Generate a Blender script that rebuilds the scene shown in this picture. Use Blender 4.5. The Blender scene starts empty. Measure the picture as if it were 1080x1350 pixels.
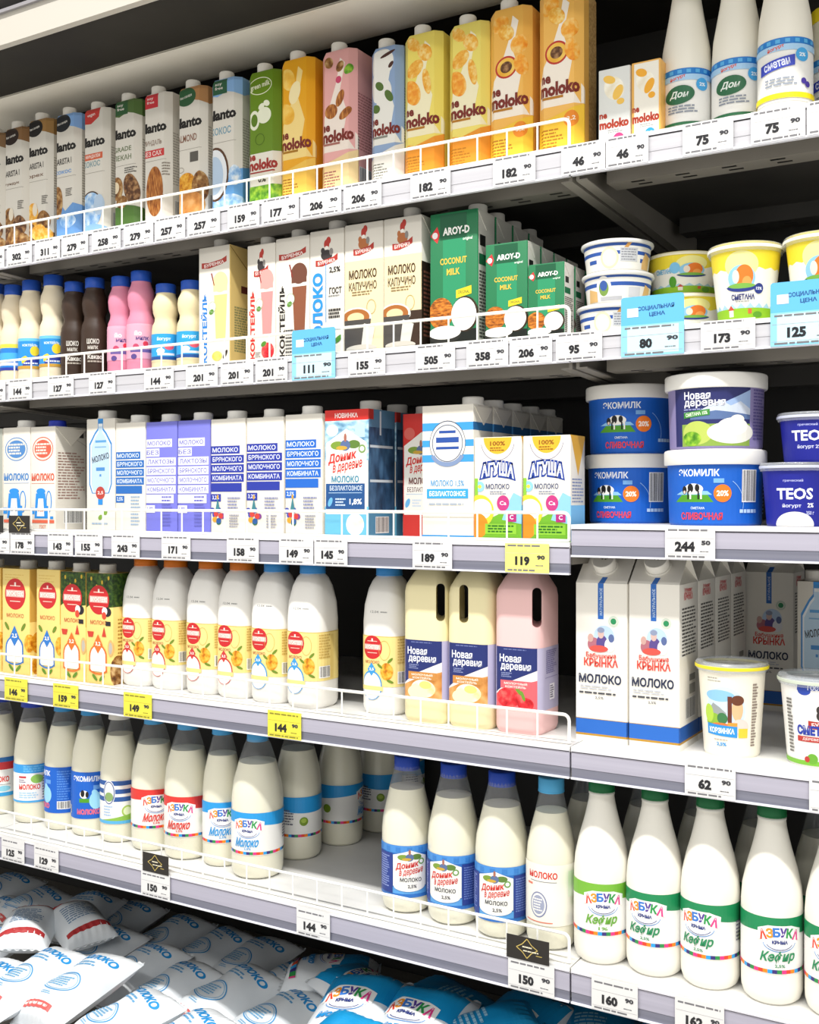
import bpy, math, random
from mathutils import Vector, Matrix, geometry

# ------------------------------------------------------------------ camera, world, lights, exposure
SC = bpy.context.scene
COL = SC.collection
F = 1450.0                                   # focal length in pixels of the 1080 x 1350 frame
TH = math.atan(F / 2410.0)                   # how far the camera turns towards the left end of the aisle
S_, C_ = math.sin(TH), math.cos(TH)
CAM_D, CAM_Z, HOR = 1.46, 1.40, 660.0        # distance from the price rails, height, horizon row
cd = bpy.data.cameras.new('camera'); cam = bpy.data.objects.new('camera', cd); COL.objects.link(cam)
cam.location = (0, -CAM_D, CAM_Z); cam.rotation_euler = (math.pi/2, 0, TH)
cd.sensor_width = 36; cd.lens = F*36/1350; cd.shift_y = -(675-HOR)/1350; cd.clip_start = .01
SC.camera = cam
SC.view_settings.view_transform = 'Standard'; SC.view_settings.look = 'None'
SC.view_settings.gamma = 1; SC.view_settings.use_curve_mapping = False
SC.view_settings.exposure = -0.02
W_ = bpy.data.worlds.new('store_ambient'); SC.world = W_; W_.use_nodes = True
W_.node_tree.nodes['Background'].inputs[0].default_value = (1.0, .985, .955, 1)
W_.node_tree.nodes['Background'].inputs[1].default_value = .76
def area_lamp(x, y, z, e, sx=1.5, sy=.16):
    l = bpy.data.lights.new('tube_or_fill_light', 'AREA'); l.shape = 'RECTANGLE'; l.size = sx; l.size_y = sy
    l.energy = e; l.color = (1, .985, .95)
    o = bpy.data.objects.new('tube_or_fill_light', l); COL.objects.link(o); o.location = (x, y, z)
for lx, le in ((-2.4, 58), (-.6, 80), (1.2, 84)):        # the tube row over the aisle, parallel to the shelves
    area_lamp(lx, -1.6, 4.2, le, 1.6, .16)
for lx, le in ((-2.4, 12), (-.4, 24), (1.6, 66)):        # added fill row, unseen: softens shade under the shelves, stronger at right
    area_lamp(lx, -4.2, 4.2, le, 1.7, .5)

# ------------------------------------------------------------------ helpers
def X_at(px, Y):
    u = (px-540)/F; d = CAM_D+Y
    return d*(-S_+u*C_)/(C_+u*S_)
def t_at(px, Y): return (CAM_D+Y)/(C_+(px-540)/F*S_)
def Z_at(px, py, Y): return CAM_Z-(py-HOR)/F*t_at(px, Y)
def XL(px, R, Y):                            # centre of a round thing of radius R whose left edge shows at px
    u = (px-540)/F
    return X_at(px, Y)+R*(1+math.tan(math.atan(u)-TH)**2)**.5
def on_plane(px, py, z):
    t = (CAM_Z-z)*F/(py-HOR); u = (px-540)/F
    return t*(-S_+u*C_), t*(C_+u*S_)-CAM_D

def lin(h):
    if len(h) == 4: h = '#'+''.join(c*2 for c in h[1:])
    v = [int(h[i:i+2], 16)/255 for i in (1, 3, 5)]
    return [c/12.92 if c <= .04045 else ((c+.055)/1.055)**2.4 for c in v]+[1]
MATS = {}
def mat(key):
    """'#rrggbb' plain ink or plastic, '#rrggbb:r' with a roughness, or a name defined with defmat()."""
    if key in MATS: return MATS[key]
    h, _, r = key.partition(':')
    m = bpy.data.materials.new('ink_'+h[1:]); m.use_nodes = True
    b = m.node_tree.nodes['Principled BSDF']
    b.inputs['Base Color'].default_value = lin(h); b.inputs['Roughness'].default_value = float(r) if r else .42
    b.inputs['Specular IOR Level'].default_value = .35
    MATS[key] = m
    return m
def defnoise(key, cols, scale, rough=.45, detail=3, stretch=(1, 1, 1), metal=0):
    m = bpy.data.materials.new(key); m.use_nodes = True; nt = m.node_tree; b = nt.nodes['Principled BSDF']
    tc = nt.nodes.new('ShaderNodeTexCoord'); mp = nt.nodes.new('ShaderNodeMapping'); mp.inputs['Scale'].default_value = stretch
    nz = nt.nodes.new('ShaderNodeTexNoise'); nz.inputs['Scale'].default_value = scale; nz.inputs['Detail'].default_value = detail
    cr = nt.nodes.new('ShaderNodeValToRGB'); cr.color_ramp.interpolation = 'LINEAR'
    n = len(cols); e = cr.color_ramp.elements
    while len(e) < n: e.new(.5)
    for i, c in enumerate(cols):
        e[i].position = .32+.36*i/max(1, n-1); e[i].color = lin(c)
    nt.links.new(tc.outputs['Object'], mp.inputs[0]); nt.links.new(mp.outputs[0], nz.inputs['Vector'])
    nt.links.new(nz.outputs['Fac'], cr.inputs[0]); nt.links.new(cr.outputs[0], b.inputs['Base Color'])
    b.inputs['Roughness'].default_value = rough; b.inputs['Metallic'].default_value = metal
    b.inputs['Specular IOR Level'].default_value = .35
    MATS[key] = m
defnoise('nut', ['#5a3214', '#9a6a34', '#d9b780'], 90)
defnoise('almond', ['#7a3d14', '#b06a2c', '#d0904a'], 120, stretch=(3, 1, .6))
defnoise('hazel', ['#3c2416', '#6d4526', '#b58a5c'], 110)
defnoise('oatgold', ['#e8982a', '#f4b848', '#fadc8c'], 130)
defnoise('orangefruit', ['#ee8a22', '#f7ac3a', '#fbcf7a'], 100)
defnoise('kraft', ['#9a7748', '#b8945e', '#cfae78'], 300)
defnoise('splash', ['#6fa3dd', '#a9cdf0', '#eef5fb'], 80)
defnoise('cream', ['#e9e0c8', '#f4eeda', '#fffdf2'], 60)
defnoise('coconutshell', ['#6a3512', '#b8691f', '#d98c35'], 120, stretch=(1, 1, 3))
defnoise('greenleaf', ['#3f7a1c', '#74aa2c', '#a9cf3d'], 110)
defnoise('pine', ['#15280e', '#2c4a17', '#4f6a1c'], 140)
defnoise('cookie', ['#b86a10', '#e09a22', '#f1bd4a'], 150)
defnoise('berry', ['#b1121d', '#e0303a', '#f36a62'], 90)
defnoise('custard', ['#f0dc8c', '#f9eeb8', '#fffbe6'], 60)
defnoise('caramel', ['#b87434', '#d2924c', '#e5b071'], 50)
defnoise('foilblue', ['#5f8fb0', '#9cc6de', '#d5edf6'], 45, stretch=(1, 1, 2.5))
defnoise('darkblue', ['#1c3550', '#33567a', '#4a7296'], 60, stretch=(1, 1, .4))
defnoise('saffron', ['#e7a52a', '#f4c14a', '#fbdc7c'], 35)
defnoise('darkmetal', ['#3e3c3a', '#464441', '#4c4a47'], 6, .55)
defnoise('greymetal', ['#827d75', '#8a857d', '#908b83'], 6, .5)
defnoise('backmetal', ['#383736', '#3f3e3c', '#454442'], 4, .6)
defnoise('deckwhite', ['#dcdbd8', '#e4e3e0', '#ebeae7'], 8, .4)
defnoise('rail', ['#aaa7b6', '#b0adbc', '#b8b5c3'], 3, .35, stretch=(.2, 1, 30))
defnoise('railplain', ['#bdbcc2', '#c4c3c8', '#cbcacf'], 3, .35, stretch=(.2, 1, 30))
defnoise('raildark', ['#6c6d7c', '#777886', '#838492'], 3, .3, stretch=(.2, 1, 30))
defnoise('canopywhite', ['#e3ddd0', '#e9e4d8', '#eeeae0'], 5, .6)
defnoise('canopydark', ['#221f1c', '#28251f', '#2c2924'], 5, .7)
defnoise('floor', ['#c9c6be', '#d2cfc8', '#dad7d0'], 3, .3)
defnoise('bagwhite', ['#dfe5ea', '#eaeff3', '#f4f7f9'], 9, .3)
defnoise('bagblue', ['#1389c4', '#1b99d6', '#2ba8e2'], 9, .3)
def defclear(key, tint, gl, haze=0):
    m = bpy.data.materials.new(key); m.use_nodes = True; nt = m.node_tree
    out = nt.nodes['Material Output']; nt.nodes.remove(nt.nodes['Principled BSDF'])
    tr = nt.nodes.new('ShaderNodeBsdfTransparent'); tr.inputs[0].default_value = lin(tint)
    g = nt.nodes.new('ShaderNodeBsdfGlossy'); g.inputs['Roughness'].default_value = .12; g.inputs[0].default_value = (.95, .95, .95, 1)
    lw = nt.nodes.new('ShaderNodeLayerWeight'); lw.inputs[0].default_value = .5
    pw = nt.nodes.new('ShaderNodeMath'); pw.operation = 'POWER'; pw.inputs[1].default_value = 3.0
    ma = nt.nodes.new('ShaderNodeMath'); ma.operation = 'MULTIPLY_ADD'; ma.inputs[1].default_value = gl; ma.inputs[2].default_value = .035
    mx = nt.nodes.new('ShaderNodeMixShader')
    nt.links.new(lw.outputs['Facing'], pw.inputs[0]); nt.links.new(pw.outputs[0], ma.inputs[0])
    nt.links.new(ma.outputs[0], mx.inputs[0]); nt.links.new(tr.outputs[0], mx.inputs[1]); nt.links.new(g.outputs[0], mx.inputs[2])
    fin = mx.outputs[0]
    if haze:
        df = nt.nodes.new('ShaderNodeBsdfDiffuse'); df.inputs[0].default_value = (.8, .82, .85, 1); m2 = nt.nodes.new('ShaderNodeMixShader'); m2.inputs[0].default_value = haze
        nt.links.new(fin, m2.inputs[1]); nt.links.new(df.outputs[0], m2.inputs[2]); fin = m2.outputs[0]
    nt.links.new(fin, out.inputs[0]); MATS[key] = m
defclear('clear', '#fafbfa', .4, .1)
defclear('clearlid', '#f2f5f8', .6, .22)

def clip(p, ax, v, less):
    out = []; n = len(p)
    for i in range(n):
        a, b = p[i], p[(i+1) % n]
        ia = (a[ax] <= v) if less else (a[ax] >= v); ib = (b[ax] <= v) if less else (b[ax] >= v)
        if ia: out.append(a)
        if ia != ib:
            k = (v-a[ax])/(b[ax]-a[ax]); out.append((a[0]+k*(b[0]-a[0]), a[1]+k*(b[1]-a[1])))
    return out
def slice_axis(polys, ax, breaks):
    res = []
    for p in polys:
        lo = min(q[ax] for q in p); hi = max(q[ax] for q in p)
        bs = [b for b in breaks if lo+1e-6 < b < hi-1e-6]
        if not bs: res.append(p); continue
        rest = p
        for b in bs:
            left = clip(rest, ax, b, True); rest = clip(rest, ax, b, False)
            if len(left) > 2: res.append(left)
            if len(rest) < 3: break
        if len(rest) > 2: res.append(rest)
    return res

_TX = {}; _ASP = {}
def text_tris(s, bold):
    k = (s, bold)
    if k in _TX: return _TX[k]
    c = bpy.data.curves.new('lettering', 'FONT'); c.body = s; c.offset = bold; c.resolution_u = 2
    o = bpy.data.objects.new('lettering', c); COL.objects.link(o)
    dg = bpy.context.evaluated_depsgraph_get(); ev = o.evaluated_get(dg); m = ev.to_mesh()
    m.calc_loop_triangles()
    co = [(v.co.x, v.co.y) for v in m.vertices]
    tris = [[co[i] for i in t.vertices] for t in m.loop_triangles]
    ev.to_mesh_clear(); bpy.data.objects.remove(o); bpy.data.curves.remove(c)
    xs = [q[0] for t in tris for q in t]; ys = [q[1] for t in tris for q in t]
    x0, x1, y0, y1 = min(xs), max(xs), min(ys), max(ys)
    _ASP[k] = (x1-x0)/(y1-y0)
    _TX[k] = [[((x-x0)/(x1-x0)-.5, (y-y0)/(y1-y0)-.5) for x, y in t] for t in tris]
    return _TX[k]

class Art:
    """Printing in millimetres on an unrolled surface: u to the right of the front centre line, z up from the base."""
    def __init__(s): s.ops = []; s.n = 0
    def add(s, polys, c): s.n += 1; s.ops.append((s.n, c, polys)); return s
    def rect(s, x0, z0, x1, z1, c): return s.add([[(x0, z0), (x1, z0), (x1, z1), (x0, z1)]], c)
    def poly(s, pts, c):
        tr = geometry.tessellate_polygon([[Vector((x, y, 0)) for x, y in pts]])
        return s.add([[pts[i] for i in t] for t in tr], c)
    def ell(s, cx, cz, rx, rz, c, n=28, rot=0):
        cr, sr = math.cos(rot), math.sin(rot); P = []
        for i in range(n):
            a = 2*math.pi*i/n; x, y = rx*math.cos(a), rz*math.sin(a); P.append((cx+x*cr-y*sr, cz+x*sr+y*cr))
        return s.add([P], c)
    def ring(s, cx, cz, rx, rz, th, c, a0=0, a1=360, n=32):
        q = []
        for i in range(n):
            a = math.radians(a0+(a1-a0)*i/n); b = math.radians(a0+(a1-a0)*(i+1)/n)
            q.append([(cx+rx*math.cos(a), cz+rz*math.sin(a)), (cx+rx*math.cos(b), cz+rz*math.sin(b)),
                      (cx+(rx-th)*math.cos(b), cz+(rz-th)*math.sin(b)), (cx+(rx-th)*math.cos(a), cz+(rz-th)*math.sin(a))])
        return s.add(q, c)
    def text(s, t, cx, cz, w, h, c, bold=.02, shear=0, rot=0, arc=0):
        cr, sr = math.cos(rot), math.sin(rot); out = []
        for tri in text_tris(t, bold):
            q = []
            for x, y in tri:
                y2 = y*h+arc*(1-4*x*x); x2 = x*w+shear*y*h
                q.append((cx+x2*cr-y2*sr, cz+x2*sr+y2*cr))
            out.append(q)
        return s.add(out, c)
    def lines(s, x0, z0, x1, z1, n, c, seed=1, fill=.5):
        r = random.Random(seed); q = []; dz = (z1-z0)/n
        for i in range(n):
            z = z0+dz*(i+.25); x = x0; e = x1-(x1-x0)*r.random()*.3
            while x < e:
                w = min(e-x, (x1-x0)*(.08+.16*r.random())); q.append([(x, z), (x+w, z), (x+w, z+dz*fill), (x, z+dz*fill)]); x += w+(x1-x0)*.03
        return s.add(q, c)
    def barcode(s, x0, z0, x1, z1, seed=3):
        s.rect(x0, z0, x1, z1, '#f2f1ee'); r = random.Random(seed); q = []; x = x0+1.2
        while x < x1-1.5:
            w = r.choice((.4, .6, 1.0)); q.append([(x, z0+1.5), (x+w, z0+1.5), (x+w, z1-1), (x, z1-1)]); x += w+r.choice((.5, .7, 1.0))
        return s.add(q, '#222222')
    def stripe(s, x0, x1, z0, z1, seg=6):
        cols = ['#e8452c', '#f08a1c', '#2f9fe0', '#3b2f78', '#2f8f4a', '#e23a86']; by = {}
        x = x0; i = 0
        while x < x1-.01:
            e = min(x1, x+seg); by.setdefault(cols[i % 6], []).append([(x, z0), (e, z0), (e, z1), (x, z1)]); x = e; i += 1
        for c, q in by.items(): s.add(q, c)
        return s

class Sec:
    """Closed cross-section in mm; point 0 is the front centre and points run to the right (+X)."""
    def __init__(s, pts):
        s.p = pts; n = len(pts); s.n = n; s.cu = [0]
        for i in range(n):
            a, b = pts[i], pts[(i+1) % n]; s.cu.append(s.cu[-1]+math.hypot(b[0]-a[0], b[1]-a[1]))
        s.L = s.cu[-1]; nm = []
        for i in range(n):
            a, b = pts[i-1], pts[(i+1) % n]; dx, dy = b[0]-a[0], b[1]-a[1]; l = math.hypot(dx, dy) or 1; nm.append((dy/l, -dx/l))
        s.nm = nm; s.br = sorted([c-s.L for c in s.cu[:-1]]+[c for c in s.cu])
    def at(s, u):
        u %= s.L; lo, hi = 0, s.n
        while hi-lo > 1:
            m = (lo+hi)//2
            if s.cu[m] <= u: lo = m
            else: hi = m
        a, b = s.p[lo], s.p[(lo+1) % s.n]; k = (u-s.cu[lo])/max(1e-9, s.cu[lo+1]-s.cu[lo])
        na, nb = s.nm[lo], s.nm[(lo+1) % s.n]
        return a[0]+k*(b[0]-a[0]), a[1]+k*(b[1]-a[1]), na[0]+k*(nb[0]-na[0]), na[1]+k*(nb[1]-na[1])
def circle(R, n=44): return Sec([(R*math.sin(2*math.pi*i/n), -R*math.cos(2*math.pi*i/n)) for i in range(n)])
def rrect(w, d, r, k=4):
    P = [(0, -d/2)]
    for cx, cy, a0 in ((w/2-r, -d/2+r, -90), (w/2-r, d/2-r, 0), (-w/2+r, d/2-r, 90), (-w/2+r, -d/2+r, 180)):
        for i in range(k+1):
            a = math.radians(a0+90*i/k); P.append((cx+r*math.cos(a), cy+r*math.sin(a)))
    return Sec(P)
def prof_at(prof, z):
    if z <= prof[0][0]: return prof[0][1]
    for (z0, s0), (z1, s1) in zip(prof, prof[1:]):
        if z <= z1: return s0+(s1-s0)*(z-z0)/max(1e-9, z1-z0)
    return prof[-1][1]
class Wrap:
    def __init__(s, sec, prof): s.sec = sec; s.prof = prof; s.zb = [z for z, _ in prof]
    def split(s, p): return slice_axis(slice_axis([p], 0, s.sec.br), 1, s.zb)
    def pos(s, u, z, off):
        x, y, nx, ny = s.sec.at(u); k = prof_at(s.prof, z)
        return (x*k+nx*off, y*k+ny*off, z)

class MB:
    """Collects faces in millimetres and links them as ONE mesh object."""
    def __init__(s): s.v = []; s.f = []; s.m = []; s.mats = []; s.sm = []
    def mi(s, c):
        if c not in s.mats: s.mats.append(c)
        return s.mats.index(c)
    def face(s, pts, c, smooth=False):
        n = len(s.v); s.v += pts; s.f.append(list(range(n, n+len(pts)))); s.m.append(s.mi(c)); s.sm.append(smooth)
    def grid(s, rows, c, close=True, smooth=True):
        n0 = len(s.v); w = len(rows[0]); mi = s.mi(c)
        for r in rows: s.v += r
        for i in range(len(rows)-1):
            for j in range(w if close else w-1):
                k = (j+1) % w
                s.f.append([n0+i*w+j, n0+i*w+k, n0+(i+1)*w+k, n0+(i+1)*w+j]); s.m.append(mi); s.sm.append(smooth)
        return s
    def loft(s, sec, prof, c, bottom=True, top=True, off=0):
        rows = [[(x*k+nx*off, y*k+ny*off, z) for (x, y), (nx, ny) in zip(sec.p, sec.nm)] for z, k in prof]
        s.grid(rows, c)
        n = len(sec.p); base = len(s.v)-n*len(prof)
        if bottom: s.f.append(list(range(base+n-1, base-1, -1))); s.m.append(s.mi(c)); s.sm.append(False)
        if top: s.f.append(list(range(len(s.v)-n, len(s.v)))); s.m.append(s.mi(c)); s.sm.append(False)
        return s
    def box(s, x0, x1, y0, y1, z0, z1, c):
        P = [(x0, y0, z0), (x1, y0, z0), (x1, y1, z0), (x0, y1, z0), (x0, y0, z1), (x1, y0, z1), (x1, y1, z1), (x0, y1, z1)]
        n = len(s.v); s.v += P
        for q in ((0, 3, 2, 1), (4, 5, 6, 7), (0, 1, 5, 4), (1, 2, 6, 5), (2, 3, 7, 6), (3, 0, 4, 7)):
            s.f.append([n+i for i in q]); s.m.append(s.mi(c)); s.sm.append(False)
        return s
    def prism(s, poly, axis, a0, a1, c):
        """poly in the two other axes (order kept), extruded along axis 'x', 'y' or 'z'."""
        def P(p, a): return (a, p[0], p[1]) if axis == 'x' else (p[0], a, p[1]) if axis == 'y' else (p[0], p[1], a)
        n = len(poly)
        for tri in geometry.tessellate_polygon([[Vector((x, y, 0)) for x, y in poly]]):
            s.face([P(poly[i], a0) for i in tri], c); s.face([P(poly[i], a1) for i in tri], c)
        for i in range(n):
            j = (i+1) % n; s.face([P(poly[i], a0), P(poly[j], a0), P(poly[j], a1), P(poly[i], a1)], c)
        return s
    def tube(s, path, r, c, n=8):
        rows = []
        for i, p in enumerate(path):
            a = Vector(path[max(0, i-1)]); b = Vector(path[min(len(path)-1, i+1)]); t = (b-a).normalized()
            up = Vector((0, 1, 0)) if abs(t.y) < .9 else Vector((1, 0, 0))
            e1 = t.cross(up).normalized(); e2 = t.cross(e1)
            rows.append([tuple(Vector(p)+e1*(r*math.cos(2*math.pi*k/n))+e2*(r*math.sin(2*math.pi*k/n))) for k in range(n)])
        s.grid(rows, c); s.face(rows[0], c); s.face(rows[-1], c)
        return s
    def art(s, a, wrap, du=0, off0=.06, step=.045):
        for n, c, polys in a.ops:
            for p in polys:
                if du: p = [(u+du, z) for u, z in p]
                for q in wrap.split(p): s.face([wrap.pos(u, z, off0+step*n) for u, z in q], c)
        return s
    def build(s, name, parent=None, loc=(0, 0, 0), rot=(0, 0, 0), angle=35):
        me = bpy.data.meshes.new(name); me.from_pydata([(x*.001, y*.001, z*.001) for x, y, z in s.v], [], s.f)
        for c in s.mats: me.materials.append(mat(c))
        me.polygons.foreach_set('material_index', s.m); me.polygons.foreach_set('use_smooth', s.sm)
        me.validate(); me.update()
        if any(s.sm): me.set_sharp_from_angle(angle=math.radians(angle))
        o = bpy.data.objects.new(name, me); COL.objects.link(o); o.location = loc; o.rotation_euler = rot
        if parent: o.parent = parent
        return o
class Flat:
    """A flat sheet facing -Y."""
    def split(s, p): return [p]
    def pos(s, u, z, off): return (u, -off, z)
FLAT = Flat()

def tag(o, label=None, cat=None, group=None, kind=None):
    if label: o['label'] = label
    if cat: o['category'] = cat
    if group: o['group'] = group
    if kind: o['kind'] = kind
    return o
def thing(name, label, cat, loc, group=None, rz=0):
    o = bpy.data.objects.new(name, None); COL.objects.link(o); o.location = loc; o.rotation_euler = (0, 0, rz)
    o.empty_display_size = .02
    return tag(o, label, cat, group)
def dup(root, loc, label=None, rz=0, group=None):
    def cp(o, par):
        c = o.copy(); COL.objects.link(c)
        if par: c.parent = par
        for ch in o.children: cp(ch, c)
        return c
    r = cp(root, None); r.location = loc; r.rotation_euler = (0, 0, rz)
    if label: r['label'] = label
    if group: r['group'] = group
    return r

# ------------------------------------------------------------------ the setting
SEAM_L, SEAM_R = -1.862, -.611                 # where the bays meet
DECK = {'A': 1.906, 'B': 1.637, 'C': 1.340, 'D': 1.050, 'E': .735}
DECK2 = {'A': 1.906, 'B': 1.637, 'C': 1.366, 'D': 1.050, 'E': .735}
RAILB = {'A': -44, 'B': -40, 'C': -46, 'D': -46, 'E': -50}
def struct(mb, name): return tag(mb.build(name), kind='structure')
struct(MB().box(-5000, 3000, -4500, 700, -30, 0, 'floor'), 'floor')
struct(MB().box(-3600, 1400, 600, 640, 0, 2600, 'backmetal'), 'wall_back')

WORDS = {'A': 'topmost shelf', 'B': 'second shelf from the top', 'C': 'third shelf from the top', 'D': 'fourth shelf from the top', 'E': 'lowest white shelf above the bags'}
def shelf(key, x0, x1, dz, label, guard=False):
    W = (x1-x0)*1000
    r = thing('store_shelf', label, 'shelf', (x0, 0, dz), 'shelves of the dairy display')
    rb = RAILB[key]
    MB().box(1, W-1, 0, 590, -3, 0, 'deckwhite').box(1, W-1, 0, 4, -8, -3, 'deckwhite').build('deck', r)
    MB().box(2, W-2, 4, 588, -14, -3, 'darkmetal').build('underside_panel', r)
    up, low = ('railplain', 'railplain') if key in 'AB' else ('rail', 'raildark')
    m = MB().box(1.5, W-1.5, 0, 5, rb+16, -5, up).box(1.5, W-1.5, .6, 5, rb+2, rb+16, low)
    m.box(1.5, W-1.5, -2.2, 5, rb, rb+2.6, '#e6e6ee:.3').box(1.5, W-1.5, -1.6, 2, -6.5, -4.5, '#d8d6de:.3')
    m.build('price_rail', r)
    bz = {'C': -31, 'A': -40}.get(key, -47)             # how far the beams hang below the deck
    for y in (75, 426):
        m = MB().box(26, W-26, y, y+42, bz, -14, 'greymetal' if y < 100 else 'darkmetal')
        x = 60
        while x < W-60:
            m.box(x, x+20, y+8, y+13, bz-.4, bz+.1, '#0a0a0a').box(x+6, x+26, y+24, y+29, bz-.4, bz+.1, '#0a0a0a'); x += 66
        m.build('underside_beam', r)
    for xa, xb in ((3, 8), (W-8, W-3)):
        b0, b1 = (-30, -38) if key == 'C' else (-46, -70)
        m = MB().prism([(14, -14), (14, b0), (590, b1), (590, -14)], 'x', xa, xb, 'greymetal')
        m.prism([(14, b0), (14, b0-2), (590, b1-2), (590, b1)], 'x', xa if xa < 100 else xa-12, xb+12 if xa < 100 else xb, 'greymetal')
        m.build('bracket', r)
    return r
for k in 'ABCDE':
    shelf(k, SEAM_L, SEAM_R, DECK[k], f'white shelf with a wire guard, {WORDS[k]}, left bay')
    shelf(k, SEAM_R, .64, DECK2[k], f'white shelf without a guard, {WORDS[k]}, right bay')
    shelf(k, -3.113, SEAM_L, DECK[k], f'white shelf beyond the left edge of the photo, {WORDS[k]}')

def guard(key, left=True):
    x0, x1 = SEAM_L+.012, SEAM_R-.006; W = (x1-x0)*1000; h = 42; rr = 9
    r = thing('wire_guard', f'white wire guard along the front edge of the {WORDS[key]}', 'guard rail', (x0, .010, DECK[key]+.0005), 'wire guards')
    path = [(0, 0, 1.6)]
    path += [(0, 0, h-rr)]+[(rr-rr*math.cos(a*math.pi/10), 0, h-rr+rr*math.sin(a*math.pi/10)) for a in range(1, 6)]
    path += [(W-rr+rr*math.sin(a*math.pi/10), 0, h-rr+rr*math.cos(a*math.pi/10)) for a in range(0, 6)]+[(W, 0, 1.6)]
    MB().tube(path, 2.5, '#f4f3ee:.35').build('top_wire', r)
    MB().tube([(0, 0, 2.2), (W, 0, 2.2)], 1.9, '#f4f3ee:.35').build('bottom_wire', r)
    n = 25
    up = MB().tube([(0, 0, 2), (0, 0, h)], 1.5, '#f4f3ee:.35', 6).build('upright', r, (W/n*.001, -.001, 0))
    for i in range(2, n):
        c = up.copy(); COL.objects.link(c); c.parent = r; c.location = (W/n*i*.001, -.001, 0)
for k in 'ABCDE': guard(k)

# canopy over the shelves
cn = thing('display_canopy', 'dark canopy with a white front edge over the topmost shelf', 'canopy', (0, 0, 2.209))
MB().box(-3600, 1400, -160, -146, 0, 54, '#bfbab0:.6').build('fascia', cn)
MB().box(-3600, 1400, -146, 16, 5, 54, 'canopydark').build('underside_panel', cn)
rows = []
for i in range(15):
    a = i/14; y = 16+260*a; z = 2+90*max(0, (a-.45)/.55)**1.8
    rows.append([(-3600, y, z), (1400, y, z)])
MB().grid(rows, 'canopywhite', close=False).grid([[(x, y, z+3) for x, y, z in r] for r in rows], 'canopywhite', close=False).build('valance', cn)
MB().box(-3600, 1400, 276, 598, 94, 110, 'canopydark').build('rear_panel', cn)
MB().box(-3600, 1400, -166, -160, 54, 60, '#8f8c90').box(-3600, 1400, -160, 598, 112, 140, '#8f8c90').build('top_cover', cn)

# base tray that holds the bags
bt = thing('base_tray', 'grey base tray under the milk bags', 'tray', (0, 0, 0))
MB().box(-3100, 640, -220, 596, 330, 370, 'greymetal').build('tray_floor', bt)
MB().box(-3100, 640, -230, -218, 30, 470, 'rail').build('front_panel', bt)
MB().box(-3080, 620, -200, 560, 0, 330, 'darkmetal').build('plinth', bt)
# ------------------------------------------------------------------ cartons
WHT = '#e2ddd2'
def carton(name, label, cat, key, x0, x1, pyt, front, base=WHT, D=None, side=None, cap=None, r=2, cham=0, Y=.035, group=None, dz=0,
           deck=None, flap=True, slope=0, fw=None, flapc=None):
    """x0, x1: the front face's left and right edge on the shelf; pyt: row of the front top edge."""
    X0, X1 = X_at(x0, Y), (X_at(x1, Y) if fw is None else X_at(x0, Y)+fw)
    dk = (deck or DECK)[key]; W = (X1-X0)*1000; D = D or W
    H = (Z_at((x0+x1)/2, pyt, Y)-dk)*1000
    root = thing(name, label, cat, ((X0+X1)/2, Y+D/2000, dk), group)
    sec = rrect(W, D, cham or r, 1 if cham else 2)
    body = MB()
    if slope: # shoulders that lean in a little at the top
        prof = [(0, 1), (H-6, 1), (H, .93)]
    else: prof = [(0, 1), (H-1.2, 1), (H, .985)]
    body.loft(sec, prof, base); wr = Wrap(sec, [(0, 1), (H, 1)] if not slope else prof)
    a = Art(); front(a, W, H); body.art(a, wr)
    b = Art()
    (side or side_plain)(b, D, H)
    body.art(b, wr, du=W/2+D/2-(cham or r)*.43*1)
    body.build('carton_body', root)
    if flap:
        m = MB(); k = D*.5-2
        m.prism([(-k, H-3), (k, H-3), (0, H-3-k*.9)], 'x', W/2-.2, W/2+1.0, flapc or base)
        m.build('fold_flap', root)
    if cap:
        cc, cx, cy, cr, ch = cap
        m = MB(); s = circle(cr, 28)
        m.loft(s, [(H-1, 1.08), (H+3, 1.08), (H+3.2, 1), (H+ch-1.5, 1), (H+ch, .93)], cc)
        m.build('cap', root, (cx*.001, (cy-D/2)*.001, 0))
    return root
def side_plain(a, D, H):
    a.lines(-D*.36, H*.42, D*.36, H*.72, 16, '#8a8680', 5); a.barcode(-D*.3, H*.1, D*.25, H*.2)
def side_none(a, D, H): pass
def side_of(col, txt=None, seed=4, bar=True):
    def f(a, D, H):
        if txt: a.lines(-D*.36, H*.3, D*.36, H*.7, 20, txt, seed)
        if bar: a.barcode(-D*.3, H*.08, D*.22, H*.19)
    return f

# topmost shelf, plant milk cartons
def plant(topc, tabc, tab, sub, pic):
    def f(a, W, H):
        if topc:
            a.poly([(-W/2-10, H), (-W/2-10, H-24), (-W*.2, H-31), (W*.1, H-24), (W/2+8, H-33), (W/2+24, H-26), (W/2+24, H)], topc)
        if tab == 'round':
            a.ell(-W*.12, H-17, W*.34, 17, tabc); a.text('без сахара', -W*.12, H-17, W*.4, 6, '#eeeae0', .01, rot=.15)
        elif tab == 'flag':
            a.poly([(-W/2-4, H), (W*.26, H), (W*.2, H-18), (-W*.1, H-29), (-W/2-4, H-26)], tabc); a.text('vegan', -W*.1, H-13, W*.3, 6, '#f0e6e0', .01, rot=.1)
        else:
            a.rect(-W*.42, H-27, W*.12, H-1, tabc); a.text('soy\nfree', -W*.15, H-13, W*.26, 11, '#f0e6e0', .01)
        a.text('planto', -W*.06, H-66, W*.93, 24, '#1b1814', .05)
        z = H-92
        for t, c, bg, h in sub:
            if bg: a.rect(-W*.46, z-h*.75, W*.34, z+h*.75, bg)
            a.text(t, -W*.08, z, W*.66, h, c, .015); z -= h*1.75
        a.rect(-W*.46, z+2, W*.4, z+2.7, '#9a948a')
        pic(a, W, H)
    return f
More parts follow.
